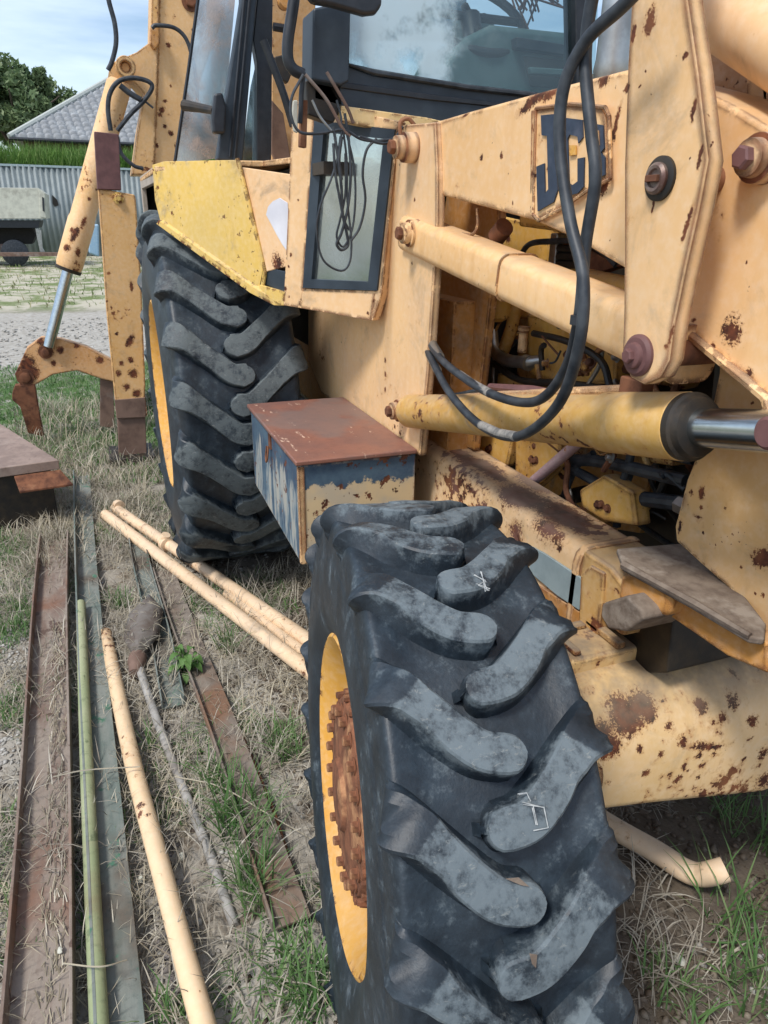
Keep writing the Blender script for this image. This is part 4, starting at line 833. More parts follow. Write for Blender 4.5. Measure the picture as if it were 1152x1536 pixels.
# dark work-lamp box and mirror above the quarter panel
plate('lamp_box', [(470, 12), (527, 0), (524, 122), (512, 128), (468, 120)], X_(1.16), (-.10, 0, 0), M['dark_blue_grey'], bevel=.006)
plate('lamp_box_base', [(458, 120), (512, 128), (515, 160), (500, 185), (462, 172)], X_(1.12), (-.05, 0, 0), M['soot'], bevel=.004)
plate('mirror_head', [(440, -40), (574, -40), (574, 8), (565, 20), (548, 22), (500, 8), (470, 3)], X_(1.3), (-.03, 0, 0), M['black_metal'], bevel=.008)
MB().tube(ats([(445, -30), (438, 20), (432, 60), (432, 88), (440, 104), (455, 112)], X_(1.18)), .013, 12, True).out('mirror_arm', M['black_metal'], BH)
MB().tube(ats([(455, 108), (452, 140), (450, 185)], X_(1.17)), .006, 8).out('mirror_stay', M['black_metal'], BH)
plate('reflector_strip', [(440, 150), (447, 150), (447, 200), (441, 197), (438, 175)], X_(1.19), (-.01, 0, 0), M['white_metal'], bevel=.003)
plate('latch_bracket', [(452, 150), (462, 150), (460, 222), (450, 220)], X_(1.165), (-.02, 0, 0), M['rust'], bevel=.002)
# tangle of cables hanging over the quarter window
CXP = X_(1.24)
def cable(px, r, mat='black_rubber', pl=CXP): return MB().tube(ats(px, pl), r, 8, True).out('hanging_cable', M[mat], BH)
cable([(455, 112), (438, 145), (437, 175), (450, 198), (480, 200), (515, 195), (540, 208), (560, 212)], .0034)
cable([(560, 212), (590, 208), (600, 196), (604, 190)], .0034)
cable([(505, 150), (512, 180), (510, 220), (498, 265), (480, 310), (475, 350), (485, 390), (510, 406), (524, 395), (527, 360), (521, 300), (520, 240), (514, 190)], .0028)
cable([(517, 170), (523, 210), (526, 260), (522, 310), (512, 350), (505, 365), (512, 375), (522, 368), (520, 350), (514, 320), (512, 280), (506, 230), (500, 190)], .0036)
cable([(520, 200), (531, 250), (533, 300), (528, 345), (515, 370), (505, 355), (510, 330), (518, 290), (518, 230)], .0028)
cable([(500, 215), (503, 260), (510, 300), (516, 330), (524, 345)], .0034)
cable([(512, 205), (508, 240), (512, 270)], .005)
cable([(490, 108), (520, 160), (530, 185)], .004, 'rust_grey')
cable([(458, 112), (490, 150), (512, 190), (525, 205)], .004, 'rust_grey')
cable([(565, 208), (550, 225), (544, 260), (548, 300), (540, 340), (526, 362)], .0032)
cable([(468, 150), (480, 175), (497, 196)], .003, 'steel')
cable([(540, 205), (575, 215), (600, 205), (612, 195)], .004)
MB().tube(ats([(602, 210), (600, 185), (612, 178), (622, 188)], X_(1.26)), .005, 8, True).out('cable_hook', M['rust'], BH)

# cab door posts and what stands behind them
DX = .45
plate('door_post', [(360, -60), (388, -60), (385, 0), (374, 130), (364, 243), (325, 240), (340, 140), (362, 0)], X_(DX), (-.05, 0, 0), M['dark_blue_grey'], bevel=.006)
for a, b in (((372, -60), (345, 235)), ((380, -60), (352, 240))):
    MB().tube([at(*a, X_(DX+.004)), at(*b, X_(DX+.004))], .005, 6).out('door_seal', M['black_metal'], BH)
plate('door_post', [(392, -60), (410, -60), (407, 246), (385, 244), (386, 95), (380, 60)], X_(DX-.02), (-.05, 0, 0), M['black_metal'], bevel=.004)
plate('door_latch', [(322, 140), (334, 138), (340, 160), (338, 200), (320, 200), (318, 180)], X_(DX+.03), (-.04, 0, 0), M['black_metal'], bevel=.008)
MB().tube([at(276, 158, X_(.3)), at(300, 162, X_(.35)), at(322, 166, X_(DX))], [.018, .014, .012], 10).out('hinge_pin', M['soot'], BH)
plate('door_glass', [(385, 90), (386, 244), (362, 244), (376, 130)], X_(DX-.06), (-.004, 0, 0), glassmat('blue_grey_door_glass', (.6, .7, .75), .3, .1, .5, (.22, .32, .36)), BH, 0)
plate('side_window', [(300, -60), (358, -60), (340, 140), (322, 238), (262, 246), (282, 120), (297, 0)], X_(.15), (-.005, 0, 0), glassmat('milky_side_window', (.8, .85, .88), .42, .25, .95, (.50, .40, .34)), BH, 0)
MB().tube(ats([(299, -60), (297, 0), (282, 110), (262, 246)], X_(.155)), .006, 6).out('window_seal', M['black_metal'], BH)
ci = paint('cab_inner_paint', (.60, .36, .15), (.45, .25, .10), .6, edge=.3, grime=.4)
plate('cab_inner_post', [(408, -60), (475, -60), (470, 160), (440, 255), (408, 250)], X_(.2), (-.04, 0, 0), ci)
plate('cab_inner_post', [(408, 150), (425, 170), (440, 262), (418, 252), (408, 230)], X_(.25), (-.02, 0, 0), M['rust_grey'])
MB().tube(ats([(395, 60), (410, 100), (425, 140), (440, 190)], X_(.6)), .012, 8, True).out('lever_linkage', M['black_metal'], BH)
plate('gusset', [(412, 85), (432, 80), (440, 105), (432, 125), (415, 115)], X_(.5), (-.03, 0, 0), M['soot'], bevel=.004)
MB().tube(ats([(410, 40), (440, 45)], X_(.5)), .012, 8).out('gas_strut', M['black_metal'], BH)
MB().lathe([(0, .02), (.04, .02)], at(425, 5, X_(.5)), (1, 0, 0), 14).out('lamp_socket', M['orange_shade'], BH)

# ---------------------------------------------------------------- stabiliser leg
SXX = -1.38
spS = [(at(a, b, X_(SXX)), pxr(r, at(a, b, X_(SXX))), *e) for a, b, r, *e in ((195, 512, 5, (0, .5, .8), 3.), (200, 560, 8), (190, 580, 6), (178, 560, 5), (205, 590, 7), (163, 410, 3), (197, 430, 3, (0, 0, 1), 3.), (175, 500, 3), (182, 545, 4), (196, 540, 5), (170, 470, 3), (160, 452, 2))]
M['leg'] = paint('stabiliser_paint', (.70, .43, .19), (.64, .36, .12), .55, spS, edge=1., streak=.3)
def stab(sign=1):
    off = Vector((0, 0, 0))
    leg = plate('stabiliser_leg', [(147, 282), (202, 292), (204, 300), (212, 420), (218, 580), (217, 600), (173, 604), (160, 470)], X_(SXX), (-.15, 0, 0), M['leg'], bevel=.006)
    plate('stabiliser_sleeve', [(141, 197), (178, 201), (182, 285), (146, 284)], X_(SXX+.01), (-.13, 0, 0), M['maroon'], leg, bevel=.004)
    plate('leg_collar', [(172, 600), (218, 596), (219, 626), (175, 628)], X_(SXX+.006), (-.165, 0, 0), M['rust_grey'], leg, bevel=.004)
    plate('inner_leg', [(176, 624), (218, 622), (221, 700), (179, 696)], X_(SXX-.01), (-.13, 0, 0), M['rust_grey'], leg, bevel=.004)
    MB().bolt(at(177, 297, X_(SXX)), (1, 0, 0), .02, .022).out('leg_bolt', M['fender'], leg)
    p = at(200, 702, X_(SXX-.07)); MB().prism([(p.x-.16, p.y-.13, .015), (p.x+.14, p.y-.13, .015), (p.x+.14, p.y+.13, .015), (p.x-.16, p.y+.13, .015)], (0, 0, .03)).out('stabiliser_foot', M['soot'], leg, bevel=.004)
    return leg
lg = stab()
lg2 = lg.copy(); link(lg2, BH); lg2.scale = (1, -1, 1)
for c in lg.children: d = c.copy(); link(d, lg2)
MB().box((-1.62, -1.05, .45), (-1.30, 1.05, .75)).out('rear_frame', M['cream_worn'], BH, bevel=.006)
MB().box((-1.3, -.38, .5), (.8, .38, .85)).out('rear_chassis', M['soot'], BH, bevel=.006)

# ---------------------------------------------------------------- backhoe boom, dipper ram, linkage
BX = -2.0
spM = [(at(a, b, X_(BX)), pxr(r, at(a, b, X_(BX))), *e) for a, b, r, *e in ((253, 68, 4), (221, 87, 2), (256, 200, 4), (278, 205, 4), (243, 165, 5), (240, 172, 4), (273, 188, 4, (0, 0, 1), 2.), (247, 190, 3), (265, 218, 4), (235, 218, 3), (289, 45, 2), (256, 129, 2), (248, 152, 3), (278, 235, 5))]
M['boom'] = paint('boom_paint', (.74, .46, .21), (.68, .40, .16), .4, spM, edge=.8, streak=.3)
boom = plate('backhoe_boom', [(240, -80), (360, -80), (330, 40), (290, 150), (268, 262), (230, 262), (234, 170), (238, 60)], X_(BX), (-.30, 0, 0), M['boom'], bevel=.006)
plate('boom_gusset', [(229, -80), (240, -80), (238, 60), (234, 170), (231, 262), (198, 262), (206, 200), (216, 140), (200, 122), (172, 125), (163, 105), (170, 93), (205, 78), (226, 62)], X_(BX+.02), (-.26, 0, 0), M['leg'], boom, bevel=.006)
pb = at(188, 102, X_(BX+.05)); e = MB().lathe([(0, .055), (.05, .055), (.055, .05), (.055, .03), (.02, .028)], pb, (1, 0, 0), 28).out('boom_pin', M['leg'], boom)
MB().bolt(at(286, 2, X_(BX)), (1, 0, 0), .035, .03).out('boom_bolt', M['rust'], boom)
plate('boom_lug', [(226, 38), (238, 36), (240, 66), (232, 74), (225, 66)], X_(BX+.06), (-.08, 0, 0), M['orange_shade'], boom, bevel=.006)
a = at(180, 122, X_(BX)); b = at(103, 402, X_(BX)); d = (b-a); Ld = d.length; d.normalize()
spD = [(at(x, y, X_(BX+.07)), pxr(r, at(x, y, X_(BX+.07))), *e) for x, y, r, *e in ((112, 352, 5, (0, .5, .8), 4.), (100, 372, 6), (117, 378, 4, (0, 0, 1), 2.), (134, 298, 3), (108, 345, 4), (125, 335, 4, (0, .5, .8), 4.))]
dr = MB().lathe([(0, .055), (.02, .07), (Ld*.72, .072), (Ld*.74, .078), (Ld*.98, .078), (Ld, .072)], a, d, 32).out('dipper_ram', paint('dipper_ram_paint', (.74, .48, .25), (.66, .38, .14), .5, spD, edge=0), BH)
MB().lathe([(0, .079), (.02, .076), (.022, .04)], b, d, 32).out('ram_end_cap', M['soot'], dr)
c = at(73, 520, X_(BX)); MB().tube([b, c], .033, 24).out('ram_rod', M['chrome'], dr)
LX = BX-.02
spK = [(at(x, y, X_(LX)), pxr(r, at(x, y, X_(LX)))) for x, y, r in ((70, 525, 12), (40, 545, 14), (50, 560, 10), (90, 525, 6), (115, 518, 5), (150, 540, 6), (60, 510, 8), (30, 560, 12), (80, 545, 5))]
lkm = paint('tipping_link_paint', (.66, .38, .17), (.55, .28, .10), .7, spK, edge=1.2)
ln = plate('tipping_link', [(62, 506), (90, 508), (130, 520), (168, 540), (178, 575), (150, 568), (115, 556), (80, 562), (52, 578), (30, 578), (22, 562), (40, 522)], X_(LX), (-.08, 0, 0), lkm, bevel=.008)
MB().bolt(at(68, 528, X_(LX)), (1, 0, 0), .028, .02).out('link_pin', M['rust'], ln)
MB().bolt(at(38, 566, X_(LX)), (1, 0, 0), .035, .02).out('link_pin', M['rust'], ln)
plate('drop_link', [(22, 578), (52, 576), (60, 625), (66, 655), (42, 650), (30, 610), (18, 600), (18, 590)], X_(LX+.01), (-.06, 0, 0), M['rust'], bevel=.006)
plate('bucket_ear', [(150, 566), (170, 572), (172, 642), (150, 640)], X_(LX-.03), (-.05, 0, 0), M['rust_grey'], bevel=.004)
MB().prism([(-2.75, -1.55, .35), (-2.15, -1.55, .45), (-2.05, -1.55, .05), (-2.5, -1.55, -.02), (-2.9, -1.55, .1)], (0, .02, 0)).out('bucket_side', M['rust'], BH).location = (-.4, .45, -.1)
# hoses of the backhoe
def bh(px, r, x=BX+.16): return MB().tube(ats(px, X_(x)), r, 10, True).out('backhoe_hose', M['black_rubber'], BH)
bh([(160, -30), (163, 0), (172, 35), (174, 65), (168, 92), (162, 105)], .013)
bh([(166, 196), (162, 165), (165, 140), (178, 122), (200, 117), (222, 122), (228, 132), (215, 152), (195, 172), (176, 196)], .013)
bh([(180, 128), (195, 140), (212, 150)], .016)
bh([(228, 42), (235, 38), (262, 42), (280, 60), (290, 95), (296, 135), (293, 170)], .011)
bh([(176, 205), (182, 230), (200, 248), (215, 253)], .011)
bh([(215, 150), (230, 162)], .006)
# ================================================================ YARD THINGS
def Zg(p): return ground_h(p[0], p[1])
def gp(px, py, z=0.): return at(px, py, ('z', z))
def channel(name, p0, p1, wd, fl, th, mat, label, cat='steel beam', lift=0., rot=0., up=True, left=True, right=True, group=None):
    """a steel channel lying on the ground from p0 to p1, web down, flanges up"""
    p0, p1 = Vector(p0), Vector(p1); d = (p1-p0); Ln = d.length; d.normalize(); s = d.cross(Vector((0, 0, 1))).normalized(); u = s.cross(d)
    n = 14; mb = MB()
    def strip(c):   # c: 4 corner offsets (side, up)
        V = []; F_ = []
        for i in range(n+1):
            t = i/n; p = p0+d*Ln*t+s*(.004*math.sin(t*7+p0.x))+u*(.003*math.sin(t*11))
            V += [p+s*a+u*b for a, b in c]
        for i in range(n):
            for k in range(4): F_.append((i*4+k, i*4+(k+1) % 4, i*4+4+(k+1) % 4, i*4+4+k))
        F_ += [(3, 2, 1, 0), (n*4, n*4+1, n*4+2, n*4+3)]
        mb.add(V, F_)
    h = wd/2
    strip([(-h, 0), (h, 0), (h, th), (-h, th)])
    if left: strip([(-h, th), (-h+th, th), (-h+th*.8, fl), (-h, fl)])
    if right: strip([(h-th, th), (h, th), (h, fl), (h-th*.8, fl)])
    o = mb.out(name, mat, None, bevel=.0015, seg=2)
    return tagt(o, label, cat, group)
def steelmat(name, c1, c2, c3, c4=None, sc=6, str_=(8, 8, 8)):
    m, t = newmat(name); N = NT(t); co = N.obj()
    a = N.noise(N.scaled(co, str_), sc/6, 6, .65, .3); b = N.noise(co, 45, 5, .7); c = N.noise(co, 3, 4, .6)
    col = N.mix(N.step(a, .38, .62), rgba(c1), rgba(c2)); col = N.mix(N.step(c, .5, .66), col, rgba(c3))
    col = N.mix(N.math('MULTIPLY', N.step(b, .5, .75), .6), col, rgba(tuple(x*.45 for x in c1)))
    if c4: col = N.mix(N.step(N.noise(co, 11, 4, .7), .60, .66), col, rgba(c4))
    N.out(col, N.math('ADD', .55, N.math('MULTIPLY', b, .3)), .0, N.bump(b, .55, .0015), **{'Specular IOR Level': .4}); return m
M['ch1'] = steelmat('rusty_red_channel_steel', (.165, .115, .09), (.25, .21, .175), (.19, .10, .065), (.10, .065, .05), str_=(3, 14, 6))
M['ch2'] = steelmat('green_grey_angle_steel', (.115, .145, .13), (.19, .205, .185), (.10, .08, .06), (.06, .15, .10), str_=(3, 14, 6))
M['ch3'] = steelmat('buried_steel', (.15, .12, .095), (.21, .18, .15), (.18, .10, .06), str_=(4, 14, 6))
a0, a1 = gp(83, 812, .03), gp(58, 1560, .03)
w1 = (gp(112, 1500, .03)-gp(4, 1500, .03)).length
channel('steel_channel', a0, a0+(a1-a0)*1.25, .120, .048, .008, M['ch1'], 'broad rusty steel channel, leftmost of the long steels on the ground', 'steel channel')
b0, b1 = gp(122, 716, .03), gp(180, 1560, .035)
channel('steel_angle', b0, b0+(b1-b0)*1.25, .082, .05, .008, M['ch2'], 'grey-green steel angle with one rusty flange, between the broad rusty channel and the cream pipe', 'steel angle', left=False)
MB_ = MB()
def pipe(name, pts, r, mat, label, cat='pipe', group=None, n=20, hollow=True):
    mb = MB(); mb.tube(pts, r, n, True, sub=5); o = mb.out(name, mat); return tagt(o, label, cat, group)
GP = steelmat('pale_green_pipe_paint', (.24, .28, .15), (.30, .32, .19), (.20, .17, .09), (.14, .17, .09), str_=(4, 4, 4))
pipe('green_pipe', [gp(121, 905, .065), gp(128, 1100, .068), gp(138, 1320, .07), gp(150, 1560, .07), gp(158, 1700, .07)], .0165, GP, 'thin pale green pipe lying along the broad rusty channel')
CP = paint('cream_pipe_paint', (.74, .54, .33), (.64, .45, .26), .7, [(gp(x, y, .07), r) for x, y, r in ((182, 1105, .006), (205, 1165, .007), (212, 1210, .012), (222, 1225, .008), (258, 1388, .003), (190, 1130, .005), (300, 1490, .004), (210, 1222, .01))], edge=0, dust=.15, streak=.1)
pipe('cream_pipe', [gp(158, 950, .02), gp(196, 1130, .05), gp(238, 1290, .055), gp(292, 1490, .055), gp(345, 1680, .055)], .022, CP, 'single cream pipe lying beside the grey-green angle, near the bottom left')
CP2 = paint('cream_pole_paint', (.76, .56, .37), (.66, .47, .29), .75, edge=0, dust=.35, streak=.1, grime=.25)
# the long bundle that runs under the machine, two poles with joints
def pole(px, z, r, label, extra=None):
    pts = [gp(a, b, z) for a, b in px]; d = (pts[-1]-pts[0]).normalized(); Ln = (pts[-1]-pts[0]).length
    mb = MB(); mb.tube([pts[0], pts[0]+d*Ln*.5+Vector((0, 0, .002)), pts[0]+d*(Ln+.32)], r, 20)
    o = mb.out('cream_pole', CP2); tagt(o, label, 'pole', 'cream poles lying beside the rear wheel')
    return o, pts[0], d, Ln
o1, s1, d1, L1 = pole([(158, 772), (470, 1012)], .045, .026, 'front one of the two cream poles, nearest the steels')
o2, s2, d2, L2 = pole([(172, 762), (470, 966)], .045, .025, 'rear one of the two cream poles, with a collar, against the big tyre')
p = gp(247, 815, .05); MB().lathe([(0, .031), (.028, .033), (.03, .027)], p, d2, 22).out('pole_collar', CP2, o2)
MB().tube([p+Vector((0, 0, .015)), p+Vector((.01, .01, .045))], [.022, .019], 14).out('collar_stub', CP2, o2)
p = gp(176, 758, .06); MB().tube([p-d2*.0, p+d2*.03], .03, 14).out('pole_socket', CP2, o2)
o3 = MB().tube([gp(340, 890, .03), gp(400, 935, .03), gp(470, 990, .03), gp(470, 990, .03)+Vector((.2, .12, 0))], .018, 16).out('thin_cream_pole', CP2); tagt(o3, 'slimmer cream pole wedged in the gap between the two thick ones', 'pole')
# hooked pipe under the axle
h = [gp(800, 1160, .05), gp(905, 1232, .05), gp(985, 1278, .05), gp(1025, 1304, .048), gp(1050, 1312, .055), gp(1074, 1308, .09), gp(1088, 1304, .10)]
hp = MB().tube(h, .0255, 18, True).out('bent_pipe', CP2); tagt(hp, 'cream pipe with an upturned end under the front axle', 'pipe')
# partly buried steels in the straw
channel('buried_channel', gp(206, 815, .022), gp(262, 1060, .015), .07, .035, .006, M['ch2'], 'greenish channel half buried behind the shovel, starting under the cream poles', 'steel channel')
channel('rusty_rail', gp(246, 858, .02), gp(440, 1385, .03), .085, .03, .007, M['ch3'], 'brown rusty channel half buried in straw, ending near the front wheel', 'steel channel', left=False)
o = MB().tube([gp(352, 1085, .02), gp(408, 1220, .015), gp(455, 1375, .02)], .011, 8).out('rusty_bar', M['rust']); tagt(o, 'thin rust-brown bar along the edge of the buried rail', 'steel bar')
# shovel: blade face down, socket, grey handle
sh = thing('shovel', gp(208, 1000, 0), 'old grey-brown shovel lying in the straw, blade towards the poles', 'shovel')
loc = sh.location.copy()
def SHV(p): return p-loc
tip = gp(225, 905, .05); ba = gp(208, 990, .03); dd = (ba-tip).normalized(); ss_ = dd.cross(Vector((0, 0, 1))).normalized(); Ls = (ba-tip).length
nu, nv = 10, 8; V = []; Fc = []
for i in range(nu+1):
    t = i/nu; wd_ = .060*(1-.75*max(0, t-.72)/.28)*(0.35+.65*min(1, t/.25))
    for j in range(nv+1):
        s_ = (j/nv-.5)*2; V.append(tip+dd*Ls*t+ss_*wd_*s_+Vector((0, 0, .035-.05*s_*s_*.6+.02*math.sin(t*3)+.004*rnd.uniform(-1, 1)))-loc)
for i in range(nu):
    for j in range(nv): a = i*(nv+1)+j; Fc.append((a, a+1, a+nv+2, a+nv+1))
bl = MB().add(V, Fc).out('blade', plain('scaly_shovel_steel', (.17, .155, .14), (.10, .075, .06), .8, .1, 16, .9, .003, .3, c3=(.20, .23, .25)), sh, sharp=False); so_ = bl.modifiers.new('thickness', 'SOLIDIFY'); so_.thickness = .005
MB().lathe([(0, .028), (.03, .030), (.05, .024), (.09, .018)], SHV(gp(207, 985, .045)), dd, 16).out('socket', M['rust_grey'], sh)
M['wood_grey'] = steelmat('weathered_grey_wood', (.25, .24, .22), (.33, .32, .30), (.17, .15, .13), None, 6, (40, 6, 6))
MB().tube([SHV(gp(*q)) for q in ((210, 1005, .04), (235, 1080, .025), (268, 1165, .012), (318, 1290, .006), (352, 1390, .002))], [.0125, .0125, .012, .012, .011], 14).out('handle', M['wood_grey'], sh)
# steel-topped slab on a dark frame at the far left
sb = thing('steel_table', (-1.0, -1.9, 0), 'low rusty steel platform with a worn brown top, at the left edge', 'platform')
tl = [gp(95, 682, .33), gp(88, 694, .33)]
def SB(p): return Vector(p)-Vector((-1.0, -1.9, 0))
c_fr = at(88, 690, ('z', .33)); c_bk = at(0, 635, ('z', .33)); c_nr = at(0, 702, ('z', .33))
e1 = (c_nr-c_fr); e1n = Vector((e1.x, e1.y, 0)); e2 = (c_bk-c_fr); e2 = Vector((e2.x, e2.y, 0))
q = [c_fr, c_fr+e2*1.9, c_fr+e2*1.9+e1n*3.5, c_fr+e1n*3.5]
MB().prism([SB(p) for p in q], (0, 0, -.045)).out('top', steelmat('pale_worn_plate', (.27, .20, .165), (.20, .145, .12), (.33, .27, .23)), sb, bevel=.004)
ins = lambda p, k: SB(p)+(SB(q[0]+(q[2]-q[0])*.5)-SB(p))*k
MB().prism([ins(p, .06)-Vector((0, 0, .045)) for p in q], (0, 0, -.285)).out('frame', M['soot'], sb, bevel=.004)
MB().prism([SB(c_fr)+Vector((0, 0, -.046)), SB(c_fr)+Vector((.07, .05, -.10)), SB(c_fr)+e1n*.8+Vector((.07, .02, -.10)), SB(c_fr)+e1n*.8+Vector((0, 0, -.046))], (0, 0, -.01)).out('bent_edge', M['rust'], sb, bevel=.002)
# ================================================================ FAR THINGS
FX = -27.
# corrugated fence of separate sheets
fe = thing('corrugated_fence', (FX, 0, 0), 'grey corrugated steel fence behind the yard', 'fence')
zt = at(60, 249, X_(FX)).z
m_f = plain('grey_corrugated_steel', (.22, .255, .265), (.15, .18, .185), .6, .1, 1.2, .1, .002, c3=(.33, .34, .33))
pw = .9; cyc = 5; n = cyc*8
V = []; Fc = []
for k in range(n+1):
    y = pw*k/n; x = .028*math.sin(2*math.pi*cyc*k/n); V += [(x, y, -.1), (x, y, zt)]
for k in range(n): Fc.append((2*k, 2*k+2, 2*k+3, 2*k+1))
sheet = MB().add(V, Fc).out('fence_panel', m_f, fe, angle=80); sheet.modifiers.new('thickness', 'SOLIDIFY').thickness = .004; sheet.location = (0, -16, 0)
for k in range(1, 30):
    c = sheet.copy(); link(c, fe); c.location = (rnd.uniform(0, .03), -16+k*pw*.985, rnd.uniform(-.05, .03)); c.rotation_euler = (0, rnd.uniform(-.01, .01), 0)
MB().box((-.03, -16, zt-.04), (.05, 12, zt+.03)).out('fence_cap', M['pale_blue'], fe, bevel=.005)
for k in range(10): MB().box((-.14, -16+k*3, 0), (-.06, -15.92+k*3, zt)).out('fence_post', M['rust_grey'], fe)
pt = at(80, 302, X_(FX+.08)); h_ = MB().prism(ats([(78, 292), (86, 300), (88, 308), (82, 310), (79, 305)], X_(FX+.06)), (-.02, 0, 0)).out('hole_patch', M['black_void'], fe); h_.location = (-FX, 0, 0)
# flatbed trailer
TX = -21.
tr_ = thing('flatbed_trailer', (TX, at(30, 350, X_(TX)).y, 0), 'pale flatbed trailer parked in front of the corrugated fence', 'trailer')
tl_ = tr_.location.copy()
def TP(px, pl, vec, mat, name, bev=.01):
    return MB().prism([p-tl_ for p in ats(px, pl)], vec).out(name, mat, tr_, bevel=bev)
TP([(-160, 280), (58, 282), (68, 290), (70, 328), (-160, 328)], X_(TX), (-2.2, 0, 0), M['white_metal'], 'side_board')
TP([(58, 284), (67, 290), (69, 327), (60, 325)], X_(TX+.02), (-.02, 0, 0), M['white_metal'], 'end_cap')
TP([(63, 295), (66, 297), (67, 318), (64, 316)], X_(TX+.04), (-.02, 0, 0), M['black_metal'], 'stake_slot', 0)
TP([(-160, 331), (60, 331), (58, 342), (-160, 342)], X_(TX-.1), (-1.9, 0, 0), M['black_metal'], 'chassis_rail')
TP([(-160, 342), (48, 342), (54, 352), (48, 366), (-160, 366)], X_(TX-.5), (-1.2, 0, 0), M['black_void'], 'under_frame')
TP([(-160, 366), (8, 366), (8, 377), (-160, 377)], X_(TX-.4), (-1.2, 0, 0), M['rust_grey'], 'axle_beam')
for xx in (20, -60):
    c = at(xx, 362, X_(TX-.3)); MB().lathe([(-.12, .30), (-.1, .36), (.1, .36), (.12, .30)], Vector((c.x, c.y, .36))-tl_, (1, 0, 0), 28).out('trailer_wheel', M['black_rubber'], tr_)
TP([(53, 343), (62, 345), (64, 372), (68, 378), (60, 378), (56, 360)], X_(TX), (-.05, 0, 0), M['steel'], 'support_leg')
sl = MB().prism(ats([(-160, 379), (90, 379), (90, 384), (-160, 386)], X_(TX+.4)), (-.3, 0, 0)).out('timber_sleeper', M['rust_grey']); tagt(sl, 'long dark timber lying on the ground in front of the flatbed trailer', 'timber')
bb = MB().prism(ats([(132, 338), (148, 336), (149, 386), (133, 380)], X_(-20)), (-.4, 0, 0)).out('blue_drum', plain('pale_blue_plastic', (.22, .36, .50), (.30, .42, .52), .5), bevel=.05, seg=3); tagt(bb, 'pale blue plastic container against the fence beside the stabiliser leg', 'container')
# house with a tiled hip roof
HX = -36.
hs = thing('house', (HX, at(150, 220, X_(HX)).y, 0), 'house with a grey tiled hip roof behind the fence', 'house'); hl = hs.location.copy()
eL = at(14, 206, X_(HX)); eR = at(420, 222, X_(HX)); rz = eL.z
ap = at(165, 122, X_(HX-4.2)); 
slope_top = ap.z-rz
yl, yr = eL.y, eR.y; ym = ap.y
top_r = yr-(ym-yl)
m_t = plain('grey_roof_tiles', (.235, .25, .265), (.165, .175, .185), .65, 0, 6, .3, .004, c3=(.31, .33, .345))
# tiled slope facing the yard: rows of curved tiles
rows = 15; dx = 4.2; run = dx; Hh = ap.z-rz
V = []; Fc = []
tw = .36
for r in range(rows):
    f0, f1 = r/rows, (r+1)/rows
    y0, y1 = yl+(ym-yl)*f0, yr-(yr-top_r)*f0
    nt_ = int((y1-y0)/tw); seg = 6
    for k in range(nt_):
        ya = y0+k*tw; b = len(V); lift = rnd.uniform(0, .015)
        for i in range(seg+1):
            yy = ya+tw*i/seg; c = .075*math.sin(math.pi*i/seg)**.7 if 0 < i < seg else 0
            V.append((HX-run*f0+.0, yy, rz+Hh*f0+c+.09+lift)); V.append((HX-run*f1-.03, yy, rz+Hh*f1+c+.012+lift)); V.append((HX-run*f0+.01, yy, rz+Hh*f0-.02+lift))
        for i in range(seg):
            p = b+i*3; Fc.append((p, p+1, p+4, p+3)); Fc.append((p+2, p, p+3, p+5))
V = np.array(V)-np.array(hl); o = npmesh('roof_tiles', V, np.array(Fc), m_t, hs); o['kind'] = 'stuff'; o.name = 'tile'
roofm = M['rust_grey']
P_ = lambda x, y, z: Vector((x, y, z))-hl
MB().add([P_(HX, yl, rz), P_(HX, yr, rz), P_(HX-run, top_r, rz+Hh), P_(HX-run, ym, rz+Hh), P_(HX-2*run, yl, rz), P_(HX-2*run, yr, rz)], [(0, 1, 2, 3), (0, 3, 4), (1, 5, 2), (4, 3, 2, 5), (0, 4, 5, 1)]).out('roof', m_t, hs, smooth=False)
MB().tube([P_(HX+.05, yl, rz+.03), P_(HX-run, ym, rz+Hh+.1)], .13, 8).out('hip_cap', plain('pale_ridge_cap', (.42, .44, .42), (.33, .36, .33), .7), hs)
MB().tube([P_(HX-run, ym, rz+Hh+.1), P_(HX-run, top_r, rz+Hh+.1)], .13, 8).out('ridge_cap', m_t, hs)
MB().prism([P_(HX-.5, yl+.5, 0), P_(HX-.5, yr-.5, 0), P_(HX-2*run+.5, yr-.5, 0), P_(HX-2*run+.5, yl+.5, 0)], (0, 0, rz)).out('wall', plain('brown_house_wall', (.16, .10, .07), (.10, .07, .05), .9), hs)
MB().tube([P_(HX+.08, yl, rz-.06), P_(HX+.08, yr, rz-.06)], .08, 8).out('gutter', M['black_metal'], hs)

